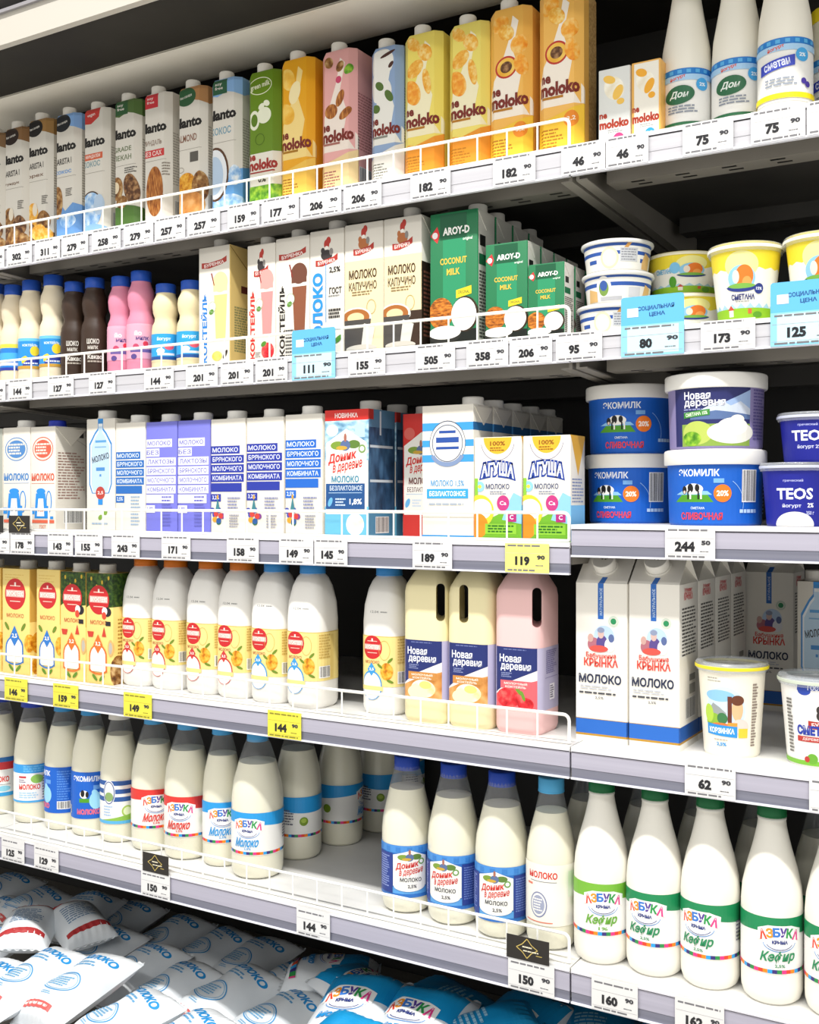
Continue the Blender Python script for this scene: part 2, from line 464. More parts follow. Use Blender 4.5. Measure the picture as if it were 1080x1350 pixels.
def pic_nuts(m1, m2, dark):
    def f(a, W, H):
        a.rect(-W*.6, 0, W*.6, 26, dark); a.ell(-W*.2, 62, W*.24, 26, m1); a.ell(W*.22, 48, W*.26, 22, m2); a.ell(-W*.3, 30, W*.24, 18, m2); a.ell(W*.05, 28, W*.3, 16, m1)
        a.ell(W*.35, 22, W*.2, 12, m1); a.ell(-W*.1, 74, W*.1, 13, '#eadfca'); a.lines(W*.18, 82, W*.42, 100, 5, '#5b5750', 3)
    return f
def pic_blue(a, W, H):
    a.poly([(-W*.6, 0), (W*.8, 0), (W*.8, 66), (W*.3, 74), (0, 60), (-W*.3, 84), (-W*.6, 92)], '#6d9fda'); a.ell(-W*.3, 78, W*.2, 32, 'nut'); a.ell(W*.1, 40, W*.3, 14, 'splash')
    a.lines(W*.02, 88, W*.3, 104, 5, '#5b5750', 3)
def pic_coco(a, W, H):
    a.poly([(-W*.6, 0), (W*.9, 0), (W*.9, 84), (W*.5, 78), (W*.2, 70), (-W*.6, 40)], '#66a3dd'); a.ell(W*.15, 20, W*.5, 14, 'splash')
    a.ell(-W*.26, 72, W*.44, 48, '#5b3a22'); a.ell(-W*.28, 72, W*.4, 44, '#e8ecf0'); a.ell(-W*.3, 70, W*.3, 34, '#b9cfe6'); a.ell(W*.35, 66, W*.18, 18, 'splash')
def pic_coco2(a, W, H):
    a.ell(-W*.1, 52, W*.42, 34, 'splash'); a.ring(-W*.1, 52, W*.44, 36, 2.4, '#4a3322', 10, 190); a.ell(W*.2, 60, W*.2, 20, '#b9cfe6'); a.poly([(-W*.6, 0), (W*.6, 0), (W*.5, 16), (0, 26), (-W*.6, 18)], '#8fbbe6')
def pic_pecan(a, W, H):
    a.poly([(-W*.6, 0), (W*.8, 0), (W*.8, 40), (0, 50), (-W*.6, 44)], '#4d7030'); a.ell(W*.24, 78, W*.26, 30, 'hazel', rot=.3); a.ell(-W*.28, 82, W*.22, 22, 'nut'); a.ell(-W*.32, 84, W*.12, 11, '#ead9b8'); a.ell(-W*.1, 56, W*.2, 12, 'nut'); a.lines(0, 108, W*.44, 120, 3, '#5b5750', 4)
def pic_almond(a, W, H):
    a.ell(0, 64, W*.3, 46, 'almond'); a.lines(W*.26, 90, W*.5, 116, 5, '#8a8074', 4); a.rect(-W*.6, 0, W*.6, 10, '#dcd6ca')
def pic_cookie(a, W, H):
    a.ell(-W*.1, 60, W*.34, 26, 'cookie'); a.ell(W*.34, 58, W*.26, 28, 'nut'); a.ell(0, 26, W*.5, 26, 'caramel'); a.rect(W*.02, 104, W*.3, 122, '#5b5750'); a.ring(-W*.3, 92, 8, 5, .8, '#8a8074')
PL = [  # left px, top px, top colour, tab colour, tab shape, lines, picture, words
 (-27, 176, '#8a6a48', '#2b1d16', 'round', [('BARISTA', '#2b2622', None, 11)], pic_nuts('nut', 'hazel', '#6a4a32'), 'plant milk carton cut off by the left edge of the photo'),
 (3, 168, '#86623c', '#2b1d16', 'round', [('BARISTA I', '#2b2622', None, 12), ('фундук', '#7a5a44', None, 7)], pic_nuts('nut', 'hazel', '#6a4a32'), 'plant milk carton with a brown top and dark brown nuts, first from the left'),
 (34, 157, '#9a7440', '#1d1a18', 'round', [('BARISTA I', '#2b2622', None, 12), ('орех', '#7a5a44', None, 7)], pic_nuts('oatgold', 'nut', '#6b4c2c'), 'plant milk carton with a tan top and golden nuts, second from the left'),
 (70, 150, '#7fa8dc', '#1d2024', 'round', [('BARISTA I', '#2b2622', None, 12), ('кокос', '#6d9fda', None, 7)], pic_blue, 'plant milk carton with a pale blue top and blue foot, third from the left'),
 (107, 143, None, '#c23a34', 'flag', [('С МИНДАЛЕМ', '#f2e8e0', '#d2603a', 8), ('КОКОС', '#7fa0a8', None, 11)], pic_coco2, 'white plant milk carton with a red corner flag and a coconut with an orange band'),
 (147, 132, '#4f6b34', '#2f5a34', 'square', [('GRADE', '#6d7a58', None, 9), ('ПЕКАН', '#6d7a58', None, 10)], pic_pecan, 'plant milk carton with a green top and pecans, right of the red-flag carton'),
 (186, 123, None, '#c8343c', 'square', [('МИНДАЛЬ', '#8d7466', None, 11), ('БЕЗ САХ', '#f4e6e0', '#cc3a3a', 9)], pic_almond, 'white plant milk carton with a red tab and one big almond'),
 (231, 115, '#b08050', '#2d5a36', 'round', [('ALMOND', '#8a5e48', None, 13)], pic_cookie, 'plant milk carton with a tan top, green badge and biscuit picture'),
 (275, 104, '#86b0de', '#2f5e40', 'square', [('КОКОС', '#6f9fb4', None, 13)], pic_coco, 'plant milk carton with a pale blue top and a big halved coconut')]
for px, pt, tc, bc, tb, sub, pic, lab in PL:
    carton('milk_carton', lab, 'carton', 'A', px, px+33, pt, plant(tc, bc, tb, sub, pic), D=70, cham=11, fw=.069, cap=('#e9e5dc', -9, 20, 13.5, 17), group='plant milk cartons on the topmost shelf', flap=False, slope=1,
           side=side_of(None, '#b5afa4'))
def nemol(base, spl, ink, pics, low, badge, dark='#7c2a20'):
    def f(a, W, H):
        k = H/236
        a.poly([(-W*.5, H*.46), (-W*.2, H*.62), (0, H*.78), (W*.1, H*.94), (W*.24, H*.9), (W*.1, H*.72), (W*.3, H*.56), (W*.2, H*.42), (W*.5, H*.3), (W*.5, H*.42), (W*.62, H*.38), (W*.62, H*.3), (-W*.5, H*.3)], spl)
        for m, x, z, rx, rz, ro in pics: a.ell(x*W, z*H, rx*W, rz*H, m, rot=ro)
        a.poly([(-W*.6, 0), (W*.6, 0), (W*.6, H*.3), (-W*.1, H*.24), (-W*.6, H*.2)], low)
        a.lines(-W*.44, H*.03, W*.1, H*.17, 7, ink, 5)
        a.text('ne', -W*.3, H*.465, W*.24, 11*k, dark, .04); a.text('moloko', W*.0, H*.405, W*.94, 20*k, dark, .05)
        if badge: a.ell(W*.28, H*.21, W*.17, W*.17, badge); a.text('3,2', W*.28, H*.21, W*.2, 7*k, '#fff4e0', .02)
        a.rect(-W*.4, H*.345, W*.1, H*.36, ink)
    return f
ORG = [('orangefruit', -.2, .9, .22, .05, .5), ('orangefruit', .25, .75, .2, .06, -.5), ('oatgold', -.05, .84, .16, .06, .9), ('orangefruit', .3, .62, .16, .07, .3), ('oatgold', -.3, .98, .2, .02, 0)]
PASS = ORG[:2]+[('#c0392b', -.05, .62, .26, .07, .2), ('saffron', -.05, .62, .22, .058, .2), ('hazel', -.05, .62, .14, .036, .2)]
OATS = [('oatgold', -.2, .93, .2, .04, -.7), ('oatgold', .1, .86, .22, .05, -.9), ('oatgold', -.15, .76, .24, .05, .7), ('orangefruit', -.22, .6, .2, .09, .4), ('oatgold', .15, .66, .1, .09, .2), ('orangefruit', -.3, .15, .3, .1, .6)]
def green_front(a, W, H):
    a.rect(-W*.6, 0, W*.64, H*.4, '#e9e4d6'); a.ring(-W*.04, H-26, W*.36, 15, 1.4, '#e6e8c8'); a.text('green milk', -W*.04, H-26, W*.6, 12, '#e6e8c8', .02, rot=.1)
    a.ell(W*.08, H-78, W*.22, 14, '#e9ecd2'); a.ell(-W*.22, H-84, W*.16, 17, '#e9ecd2'); a.ell(-W*.22, H-84, W*.1, 11, '#5b7d18'); a.ell(0, H-62, W*.1, 5, '#e9ecd2', rot=.5); a.ell(W*.16, H-58, W*.1, 5, '#e9ecd2', rot=-.5)
    a.ring(-W*.05, H*.5, 10, 10, 1, '#4d6a14'); a.text('ne', -W*.3, H*.37, W*.24, 10, '#a3322a', .04); a.text('moloko', 0, H*.315, W*.94, 19, '#a3322a', .05); a.rect(-W*.4, H*.255, W*.4, H*.265, '#a3322a')
    a.text('нет', 0, H*.2, W*.34, 9, '#333', .03) if False else a.text('0%', W*.02, H*.205, W*.24, 10, '#44402e', .03)
    a.rect(-W*.6, 0, W*.64, H*.16, 'greenleaf')
A2 = [
 (324, 92, '#6a8c1e', green_front, 'olive green plant milk carton with a white pod drawing', side_none),
 (367, 76, '#f0ac22', nemol(0, '#f6d98a', '#a8741a', [('saffron', -.2, .86, .2, .08, .4), ('#f7e6b0', 0, .76, .16, .08, -.3), ('saffron', -.25, .62, .22, .08, .7)], '#f2c454', None), 'golden yellow oat drink carton left of the pink one', side_none),
 (421, 65, '#eeb0ac', nemol(0, '#f4e6da', '#a86a60', [('nut', -.22, .92, .12, .04, .6), ('nut', .1, .88, .1, .04, -.6), ('almond', .1, .66, .1, .06, -.4), ('almond', -.15, .58, .18, .05, .6), ('greenleaf', .34, .85, .14, .03, .7), ('#c9466a', .06, .79, .08, .025, 0), ('almond', .25, .55, .2, .03, .6)], '#f0d49c', None), 'pink almond drink carton on the topmost shelf', side_of(None, '#c07a78')),
 (486, 60, '#93acd0', nemol(0, '#eceae2', '#8a8a80', [('#eceae2', -.1, .88, .4, .1, .8), ('#eceae2', -.15, .7, .34, .12, .6), ('#4a2a22', .1, .94, .24, .012, .3), ('#4a2a22', .2, .86, .1, .015, .8), ('#54702e', -.15, .72, .1, .04, .8), ('#54702e', .14, .64, .1, .05, .6), ('#54702e', -.25, .56, .12, .03, -.6)], '#e9e6de', None), 'blue and white drink carton with dark leaves on the topmost shelf', side_of(None, '#6f86a8')),
 (530, 43, '#f8e470', nemol(0, '#f7efc8', '#b87a1c', OATS, '#ee9a2c', None), 'yellow oat drink carton with wheat ears, left one of the pair', side_none),
 (589, 30, '#f8e676', nemol(0, '#f7efc8', '#b87a1c', OATS, '#ee9a2c', None), 'yellow oat drink carton with wheat ears, right one of the pair', side_none),
 (643, 10, '#f9bf5c', nemol(0, '#f9efe0', '#b87a1c', PASS+ORG[2:4], '#f6c83c', '#ee8e2a'), 'orange mango drink carton with a passion fruit, second from the end of the wire guard', side_none),
 (708, -14, '#f9c162', nemol(0, '#f9efe0', '#b87a1c', PASS+ORG[2:4], '#f6c83c', '#ee8e2a'), 'orange mango drink carton, last one before the bare end of the guard', lambda a, D, H: a.rect(-D*.1, 0, D*.5, H, 'kraft'))]
for px, pt, base, fr, lab, sd in A2:
    carton('plant_drink_carton', lab, 'carton', 'A', px, px+50, pt, fr, base=base, D=70, cham=11, fw=.061 if px == 486 else .070, cap=('#ece8de', -8, 20, 13.5, 17), group='plant drink cartons on the topmost shelf', flap=False, slope=1, side=sd)
def mini(spl, badge, bt):
    def f(a, W, H):
        a.ell(0, H*.74, W*.3, H*.16, 'cream', rot=.5); a.ell(W*.12, H*.68, W*.14, H*.1, spl, rot=-.5); a.ell(-W*.15, H*.86, W*.2, H*.05, spl, rot=-.4); a.ell(W*.2, H*.56, W*.12, H*.04, spl)
        a.text('ne', -W*.34, H*.4, W*.24, 7, '#b03a24', .04); a.text('moloko', 0, H*.29, W*.92, 13, '#b03a24', .05); a.lines(-W*.2, H*.17, W*.3, H*.22, 2, '#aaa', 4)
        a.ell(W*.14, H*.09, W*.17, W*.17, badge); a.text(bt, W*.14, H*.09, W*.2, 5, '#ffffff', .02)
    return f
carton('small_drink_carton', 'small grey-white oat drink carton with a pink badge on the topmost shelf', 'carton', 'A', 789, 831, 89.5, mini('#f2c45a', '#e0407e', '2,5'), base='#e4e6e2', D=38, deck=DECK2, group='small oat drink cartons', flap=False, side=side_none)
carton('small_drink_carton', 'small oat drink carton with orange edges and a blue badge on the topmost shelf', 'carton', 'A', 832.5, 871, 80, lambda a, W, H: (a.rect(-W*.4, 0, W*.44, H*.98, '#f0ece0'), mini('#f0ac30', '#2f9be0', '3,2')(a, W, H)), base='#f0b860', D=38, deck=DECK2, group='small oat drink cartons', flap=False, side=side_none)

# second shelf, cocktail and cappuccino cartons
def ribbon(a, cx, cz, w, t, c='#a83a30'):
    a.poly([(cx-w/2, cz-5), (cx-w*.2, cz-6), (cx+w*.3, cz-1), (cx+w/2, cz+3), (cx+w/2, cz+13), (cx+w*.3, cz+8), (cx-w*.2, cz+4), (cx-w/2, cz+5)], c)
    a.text(t, cx, cz+1, w*.8, 6, '#f2e2dc', .03, rot=.1)
def emblem(a, cx, cz, w, dark='#3a3434', red='#b0362c'):
    a.ell(cx, cz-6, w*.3, 9, dark); a.ell(cx-w*.2, cz+2, w*.1, 5, dark); a.ell(cx+w*.24, cz-1, w*.1, 6, '#8a8480'); a.ell(cx, cz+12, w*.14, 8, red); a.ell(cx+w*.1, cz+18, w*.12, 6, red); a.ell(cx, cz+6, w*.1, 3, '#f0ece4')
    ribbon(a, cx, cz-18, w*1.15, 'БУРЕНКА', red)
def cocktail(word, wc, dr1, dr2, em, foot):
    def f(a, W, H):
        if em: emblem(a, 0, H-32, W*.44)
        else: ribbon(a, 0, H-32, W*.8, 'БУРЕНКА')
        a.text(word, -W*.32, H*.325, H*.58, W*.2, wc, .04, rot=math.pi/2)
        a.poly([(W*.06, H*.22), (W*.36, H*.22), (W*.42, H*.6), (W*.0, H*.6)], dr1); a.rect(-W*.02, H*.595, W*.43, H*.625, '#dedad2')
        a.ell(W*.2, H*.7, W*.24, H*.085, dr2); a.rect(-W*.02, H*.625, W*.42, H*.68, dr2); a.poly([(-W*.06, H*.78), (W*.02, H*.68), (W*.0, H*.67), (-W*.1, H*.78)], '#8a2f2c')
        a.ell(-W*.05, H*.5, W*.12, H*.045, '#f1f0ea'); a.ell(-W*.08, H*.46, W*.08, H*.02, '#5f8f3c', rot=.6); a.ring(-W*.05, H*.5, W*.12, H*.045, 1, '#9ab58a')
        foot(a, W, H)
    return f
def ft_van(a, W, H): a.ell(W*.1, H*.09, W*.16, H*.04, 'saffron'); a.ell(W*.36, H*.1, W*.12, H*.015, '#2e241c', rot=1); a.lines(-W*.45, 2, W*.2, 9, 1, '#a8483c', 4)
def ft_str(a, W, H): a.ell(W*.24, H*.1, W*.22, H*.07, 'berry'); a.ell(W*.1, H*.16, W*.1, H*.02, '#4f8a30', rot=.5); a.lines(-W*.2, H*.05, W*.0, H*.1, 3, '#999', 4)
def ft_cho(a, W, H): a.lines(-W*.2, H*.03, W*.1, H*.26, 8, '#555', 6)
def yellow_side(a, D, H):
    a.rect(-D*.5, 0, D*.5, H, '#d9bd78'); a.poly([(-D*.5, H-2), (-D*.47, H-2), (D*.5, H-46), (D*.5, H-49)], '#8a6a34'); a.rect(0, H*.62, D*.5, H*.68, '#5a2a22'); a.lines(-D*.3, H*.12, D*.4, H*.5, 18, '#8d8a5c', 4, .7)
G = 'cocktail and cappuccino cartons on the second shelf'
cc = ('#d8d5ce', -2, 22, 13, 15)
carton('cocktail_carton', 'white cocktail carton with blue vertical lettering and a vanilla drink', 'carton', 'B', 262, 303, 325, cocktail('КОКТЕЙЛЬ', '#2a7fd0', '#eed68a', '#efdba0', False, ft_van), D=62, cap=cc, group=G, side=yellow_side, flap=False)
carton('cocktail_carton', 'white cocktail carton with red vertical lettering and a strawberry drink', 'carton', 'B', 326, 363, 322, cocktail('КОКТЕЙЛЬ', '#d0322c', '#e59290', '#e8a09a', True, ft_str), D=70, cap=cc, group=G)
carton('cocktail_carton', 'white cocktail carton with black vertical lettering and a chocolate drink', 'carton', 'B', 363.5, 408, 312.5, cocktail('КОКТЕЙЛЬ', '#26221f', '#8a5238', '#6d4232', False, ft_cho), D=70, cap=cc, group=G)
def moloko25(a, W, H):
    emblem(a, 0, H-36, W*.56); a.text('МОЛОКО', -W*.26, H*.35, H*.64, W*.3, '#2a8fe0', .05, rot=math.pi/2); a.rect(-W*.03, H*.28, -W*.01, H*.74, '#5a9ad0')
    a.text('2,5%', W*.24, H*.68, W*.32, 11, '#33302c', .03); a.text('ГОСТ', W*.26, H*.52, W*.36, 11, '#33302c', .03); a.lines(W*.06, H*.47, W*.4, H*.49, 1, '#888', 3); a.lines(W*.06, H*.3, W*.42, H*.38, 3, '#44403c', 7, .7); a.ell(W*.34, H*.14, W*.16, H*.02, '#4f8a30', rot=.6); a.lines(W*.0, H*.1, W*.3, H*.2, 3, '#888', 3)
carton('milk_carton', 'white milk carton with large blue vertical lettering above the blue price card', 'carton', 'B', 408.5, 453.5, 303, moloko25, D=70, cap=('#dedbd4', 6, 24, 15, 17), group=G)
def capp(low):
    def f(a, W, H):
        a.rect(-W*.5, low, W*.5, H*.72, '#f0deb0'); emblem(a, 0, H-28, W*.46, '#b06a3c'); a.text('МОЛОКО', -W*.02, H*.615, W*.72, 15, '#4a3424', .03); a.text('КАПУЧИНО', -W*.02, H*.525, W*.72, 14, '#4a3424', .015)
        a.lines(-W*.3, H*.45, W*.3, H*.49, 2, '#8a7450', 6); a.ring(W*.2, H*.36, W*.12, 12, 1, '#b89a60'); a.rect(-W*.5, 0, W*.5, H*.3 if low else H*.12, '#3c2a1e' if low else '#f0deb0')
        a.ell(-W*.2, H*.28, W*.42, H*.085, '#ece6da'); a.ell(-W*.2, H*.285, W*.36, H*.068, '#a8662e'); a.ell(-W*.2, H*.285, W*.22, H*.04, '#e9cfa0'); a.poly([(-W*.5, H*.27), (W*.2, H*.27), (W*.1, H*.08), (-W*.5, H*.04)], '#4b4744'); a.poly([(W*.02, H*.24), (W*.3, H*.2), (W*.2, H*.05), (-W*.05, H*.08)], '#d8d4cc'); a.ell(-W*.05, H*.05, W*.4, H*.03, '#c9c4ba')
    return f
carton('cappuccino_carton', 'cream cappuccino milk carton with a pale foot, left of its brown-footed twin', 'carton', 'B', 454.5, 505, 294, capp(0), D=70, cap=None, group=G)
carton('cappuccino_carton', 'cream cappuccino milk carton with a brown foot beside the green coconut cartons', 'carton', 'B', 506, 556, 286, capp(8), D=62, cap=('#e0dcd4', 4, 24, 14, 17), group=G, side=lambda a, D, H: (a.rect(-D*.5, 0, D*.5, H*.66, '#2d201a'), a.lines(-D*.4, H*.1, D*.4, H*.6, 16, '#7a4a3c', 5)))
def coco(a, W, H):
    a.rect(-W*.22, H*.1, W*.26, H*.84, '#2f9064'); a.rect(-W*.28, H*.8, W*.28, H*.985, '#1d5a3c')
    a.poly([(-W*.49, H*.84), (-W*.34, H*.905), (-W*.19+W*-.1, H*.84), (-W*.34, H*.78)], '#d8383c'); a.ell(-W*.39, H*.84, W*.06, W*.06, '#f2ecec')
    a.text('AROY-D', W*.06, H*.86, W*.56, 12*H/205, '#f4f4f0', .04); a.text('original', W*.3, H*.79, W*.2, 6*H/205, '#e6efe6', .02)
    a.text('COCONUT', W*.0, H*.64, W*.56, 10*H/205, '#e6c04a', .03); a.text('MILK', W*.0, H*.56, W*.28, 10*H/205, '#e6c04a', .03)
    a.poly([(W*.06, H*.36), (W*.38, H*.385), (W*.38, H*.445), (W*.06, H*.42)], '#efd02e'); a.text('ORIGINAL', W*.22, H*.403, W*.24, 5*H/205, '#2d6a3a', .01)
    a.rect(-W*.5, 0, W*.5, H*.13, '#161c16'); a.ell(-W*.26, H*.26, W*.26, H*.115, 'coconutshell'); a.ell(W*.24, H*.24, W*.28, H*.13, '#3a2a1c'); a.ell(W*.22, H*.24, W*.26, H*.12, '#f2f1ec'); a.ell(-W*.18, H*.09, W*.34, H*.055, '#2a2a26'); a.ell(-W*.18, H*.115, W*.34, H*.05, '#efeee8')
def coco_side(a, D, H):
    a.rect(-D*.5, 0, -D*.45, H, '#2a8a5a'); a.rect(-D*.36, H*.74, -D*.05, H*.82, '#222222'); a.rect(-D*.42, H*.6, D*.1, H*.68, '#1f6a44'); a.lines(-D*.4, H*.06, D*.4, H*.56, 20, '#5f5c58', 6, .6)
GC = {'b': 'large coconut milk cartons', 'm': 'medium coconut milk cartons', 's': 'small coconut milk cartons'}
for nm, x0, x1, pt, D, sz, n, cap, lab in (
   ('coconut_carton', 567, 629.5, 279, 60, 'b', 4, ('#e4e0d8', 22, 40, 15, 15), 'large green coconut milk carton, front one of its row'),
   ('coconut_carton', 640, 695, 320, 48, 'm', 4, None, 'medium green coconut milk carton, front one of its row'),
   ('coconut_carton', 696, 743.5, 347, 40, 's', 3, None, 'small green coconut milk carton, front one at the end of the wire guard')):
    r0 = carton(nm, lab, 'carton', 'B', x0, x1, pt, coco, base='#26764c', D=D, cap=cap, group=GC[sz], side=lambda a, D, H: (a.rect(-D*.5, 0, D*.5, H, '#dcd8d0'), coco_side(a, D, H)), flap=True, flapc='#dcd8d0')
    for i in range(1, n):
        dup(r0, (r0.location.x, r0.location.y+i*(D+2)/1000, r0.location.z), lab.replace('front one', ('second one', 'third one', 'fourth one')[i-1]).replace(' at the end of the wire guard', ' behind the guard end'))

# third shelf cartons
def oval_milk(c):
    def f(a, W, H):
        a.ell(0, H-44, W*.42, 24, c); a.ell(0, H-44, W*.39, 22, WHT); a.ell(0, H-44, W*.34, 18, c); a.lines(-W*.28, H-56, W*.28, H-32, 4, WHT, 5, .6)
        a.text('МОЛОКО', 0, H-100, W*.92, 15, c, .05); a.rect(-W*.46, H-113, W*.46, H-112.2, c)
        b = '#2a8ee0'
        a.poly([(-W*.28, H*.36), (W*.1, H*.36), (W*.16, H*.12), (-W*.34, H*.12)], b); a.ell(-W*.08, H*.38, W*.18, 6, b); a.poly([(-W*.18, H*.31), (W*.02, H*.31), (W*.06, H*.14), (-W*.24, H*.14)], '#f2f2ee'); a.ring(W*.24, H*.28, W*.12, 22, 2.5, b); a.rect(W*.14, H*.12, W*.22, H*.24, b); a.rect(-W*.48, H*.16, -W*.34, H*.22, b); a.rect(W*.3, H*.115, W*.42, H*.14, b)
        a.text('3,2', -W*.08, H*.2, W*.22, 8, c, .02); a.rect(-W*.46, H*.075, W*.46, H*.105, '#e06a50'); a.text('ГОСТ', 0, H*.04, W*.26, 7, '#e08a70', .02)
    return f
GM = 'milk cartons on the third shelf'
wc = ('#e9e7e1', 0, 26, 17.5, 15)
carton('milk_carton', 'milk carton with a cut-off grey-green face at the left edge, third shelf', 'carton', 'C', -36, 3, 566, lambda a, W, H: (a.rect(-W*.5, 0, W*.5, H, '#a9aca2'), a.lines(-W*.4, H*.4, W*.4, H*.8, 10, '#7c8078', 4)), D=70, group=GM)
carton('milk_carton', 'white milk carton with a blue oval and blue lettering', 'carton', 'C', 4, 39.5, 563.5, oval_milk('#4f86c4'), D=74, cap=wc, group=GM)
carton('milk_carton', 'white milk carton with a red oval, blue cap and a printed side', 'carton', 'C', 40.5, 73, 562.5, oval_milk('#d2604a'), D=80, cap=('#2438b0', 8, 30, 17, 13), group=GM,
       side=lambda a, D, H: (a.poly([(-D*.5, H), (-D*.48, H), (D*.5, H-36), (D*.5, H-38)], '#b5b0a8'), a.lines(-D*.42, H*.3, D*.44, H*.76, 17, '#a88a80', 5, .5), a.barcode(-D*.24, H*.07, D*.36, H*.21), a.rect(D*.0, H*.9, D*.2, H*.94, '#9a958c'), a.rect(D*.26, H*.9, D*.4, H*.95, '#3c3a38')))
def drawn_bottle(a, W, H):
    def shape(k, c): a.poly([(x*W*k, H*.5+(z-.5)*H*(k*.5+.5)) for x, z in ((-.08, .98), (.08, .98), (.08, .92), (.2, .88), (.4, .78), (.4, .42), (.3, .34), (-.3, .34), (-.4, .42), (-.4, .78), (-.2, .88), (-.08, .92))], c)
    a.rect(-W*.09, H*.88, W*.09, H, '#2a8ad8'); shape(1, '#3a86c8'); shape(.9, '#e6ecf0'); shape(.8, '#b9d2e6')
    a.text('МОЛОКО', 0, H*.655, W*.6, 12, '#3a3f48', .03, rot=.2); a.rect(-W*.18, H*.79, W*.2, H*.81, '#5a9ad0'); a.rect(-W*.2, H*.745, W*.2, H*.755, '#7aaad0'); a.rect(-W*.15, H*.54, W*.15, H*.57, '#4a8aca'); a.rect(-W*.03, H*.49, W*.03, H*.51, '#4a8aca')
    a.rect(-W*.08, H*.24, W*.08, H*.34, '#2a8ad8'); a.ell(0, H*.345, W*.16, W*.16, '#b8443a'); a.text('2,5', 0, H*.345, W*.2, 7, '#f4e4e0', .02)
    a.ell(W*.16, H*.18, W*.08, H*.03, '#7aa03c', rot=1); a.ell(W*.0, H*.13, W*.08, H*.02, '#7aa03c', rot=.6); a.lines(-W*.3, H*.06, W*.3, H*.09, 1, '#9ab0c8', 3)
carton('milk_carton', 'white milk carton with a drawn blue bottle on its front', 'carton', 'C', 114, 151.5, 552, drawn_bottle, D=74, cap=('#e9e7e1', -6, 24, 17.5, 17), group=GM)
def boxes(words, bc, tc, z0, dz, pct, orn, pic=True):
    def f(a, W, H):
        z = z0; ws = (.66, .84, .9, .9)
        for i, w in enumerate(words):
            l = min(.96, .14*len(w)+ (.0 if len(w) > 4 else .02)); a.rect(-W*.5, z-dz*.46, -W*.5+W*l, z+dz*.4, bc); a.text(w, -W*.5+W*l*.5, z-dz*.03, W*l*.88, dz*.5, tc, .02); z -= dz
        a.rect(-W*.5, z-dz*.5, W*.4, z+dz*.42, bc); z -= dz*1.15; a.rect(-W*.5, z-dz*.4, -W*.2, z+dz*.4, bc); a.text(pct, -W*.35, z, W*.2, dz*.5, tc, .02)
        if orn:
            r = random.Random(3)
            for c in ('#3a4aa8', '#c8403a', '#2a6a4a', '#3a4aa8', '#d8a030', '#7a3a8a', '#c8403a', '#2a5a9a', '#3a4aa8'):
                x = (-.3+.3*(r.random()-.5))*W; a.ell(x, H*(.1+.13*r.random()), W*.07, 5, c)
            a.poly([(-W*.36, H*.2), (-W*.22, H*.2), (-W*.29, H*.32)], '#3f7f8a'); a.ell(-W*.29, H*.325, 2, 4, '#d8a030')
            a.lines(W*.0, H*.22, W*.36, H*.33, 4, '#8a8fb4', 5); a.lines(W*.05, H*.06, W*.36, H*.18, 5, '#9a9aa8', 6)
        else: a.lines(W*.02, H*.06, W*.36, H*.34, 9, tc if bc == '#f0eff4' else '#9ab0c8', 6)
    return f
BW = ['МОЛОКО', 'БРЯНСКОГО', 'МОЛОЧНОГО', 'КОМБИНАТА']
PW = ['МОЛОКО', 'БЕЗ', 'ЛАКТОЗЫ', 'БРЯНСКОГО', 'МОЛОЧНОГО', 'КОМБИНАТА']
pside = lambda a, D, H: a.rect(-D*.5, 0, D*.5, H, '#7a7cd0')
carton('milk_carton', 'white milk carton with mid-blue word boxes, left of the two purple cartons', 'carton', 'C', 152.5, 191.5, 557, boxes(BW, '#2a6ab8', '#dfe8f2', 145, 16, '2,5%', False), D=74, cap=wc, group=GM)
carton('milk_carton', 'purple milk carton with white word boxes, left one of the two', 'carton', 'C', 192.5, 233.5, 556, boxes(PW, '#f0eff4', '#6a6cc0', 166, 17, '1,8%', False), base='#7678d2', D=74, cap=wc, group=GM, side=pside)
carton('milk_carton', 'purple milk carton with white word boxes, right one of the two', 'carton', 'C', 234.5, 277, 554, boxes(PW, '#f0eff4', '#6a6cc0', 166, 17, '1,8%', False), base='#7678d2', D=74, cap=wc, group=GM, side=pside)
carton('milk_carton', 'white milk carton with navy word boxes right beside the purple cartons', 'carton', 'C', 278, 323.5, 552, boxes(BW, '#2c3aa0', '#dfe2f2', 150, 16.5, '3,2%', True), D=74, cap=wc, group=GM)
carton('milk_carton', 'white milk carton with navy word boxes, second right of the purple cartons', 'carton', 'C', 325, 374, 550, boxes(BW, '#2c3aa0', '#dfe2f2', 152, 16.5, '3,2%', True), D=72, cap=wc, group=GM)
carton('milk_carton', 'white milk carton with bright blue word boxes, third right of the purple cartons', 'carton', 'C', 376, 425, 546, boxes(BW, '#2468c8', '#dfe8f6', 156, 16.5, '2,5%', True), D=74, cap=wc, group=GM)
def domik(a, cx, cz, w, col='#d03a34', k=1.0):
    a.ell(cx-w*.22, cz+w*.36, w*.2, w*.1, '#7d9a3a'); a.ell(cx+w*.24, cz+w*.38, w*.18, w*.1, '#5f8038'); a.ell(cx, cz+w*.36, w*.14, w*.13, '#5a6f9a'); a.ell(cx, cz+w*.54, w*.04, w*.1, '#a86a5a'); a.ell(cx-w*.1, cz+w*.3, w*.16, w*.05, '#c9a23c')
    a.text('Домик', cx-w*.08, cz+w*.08, w*.8, w*.26, col, .035, shear=.25, rot=.16); a.text('в деревне', cx+w*.06, cz-w*.16, w*.84, w*.24, col, .015, shear=.25, rot=.16)
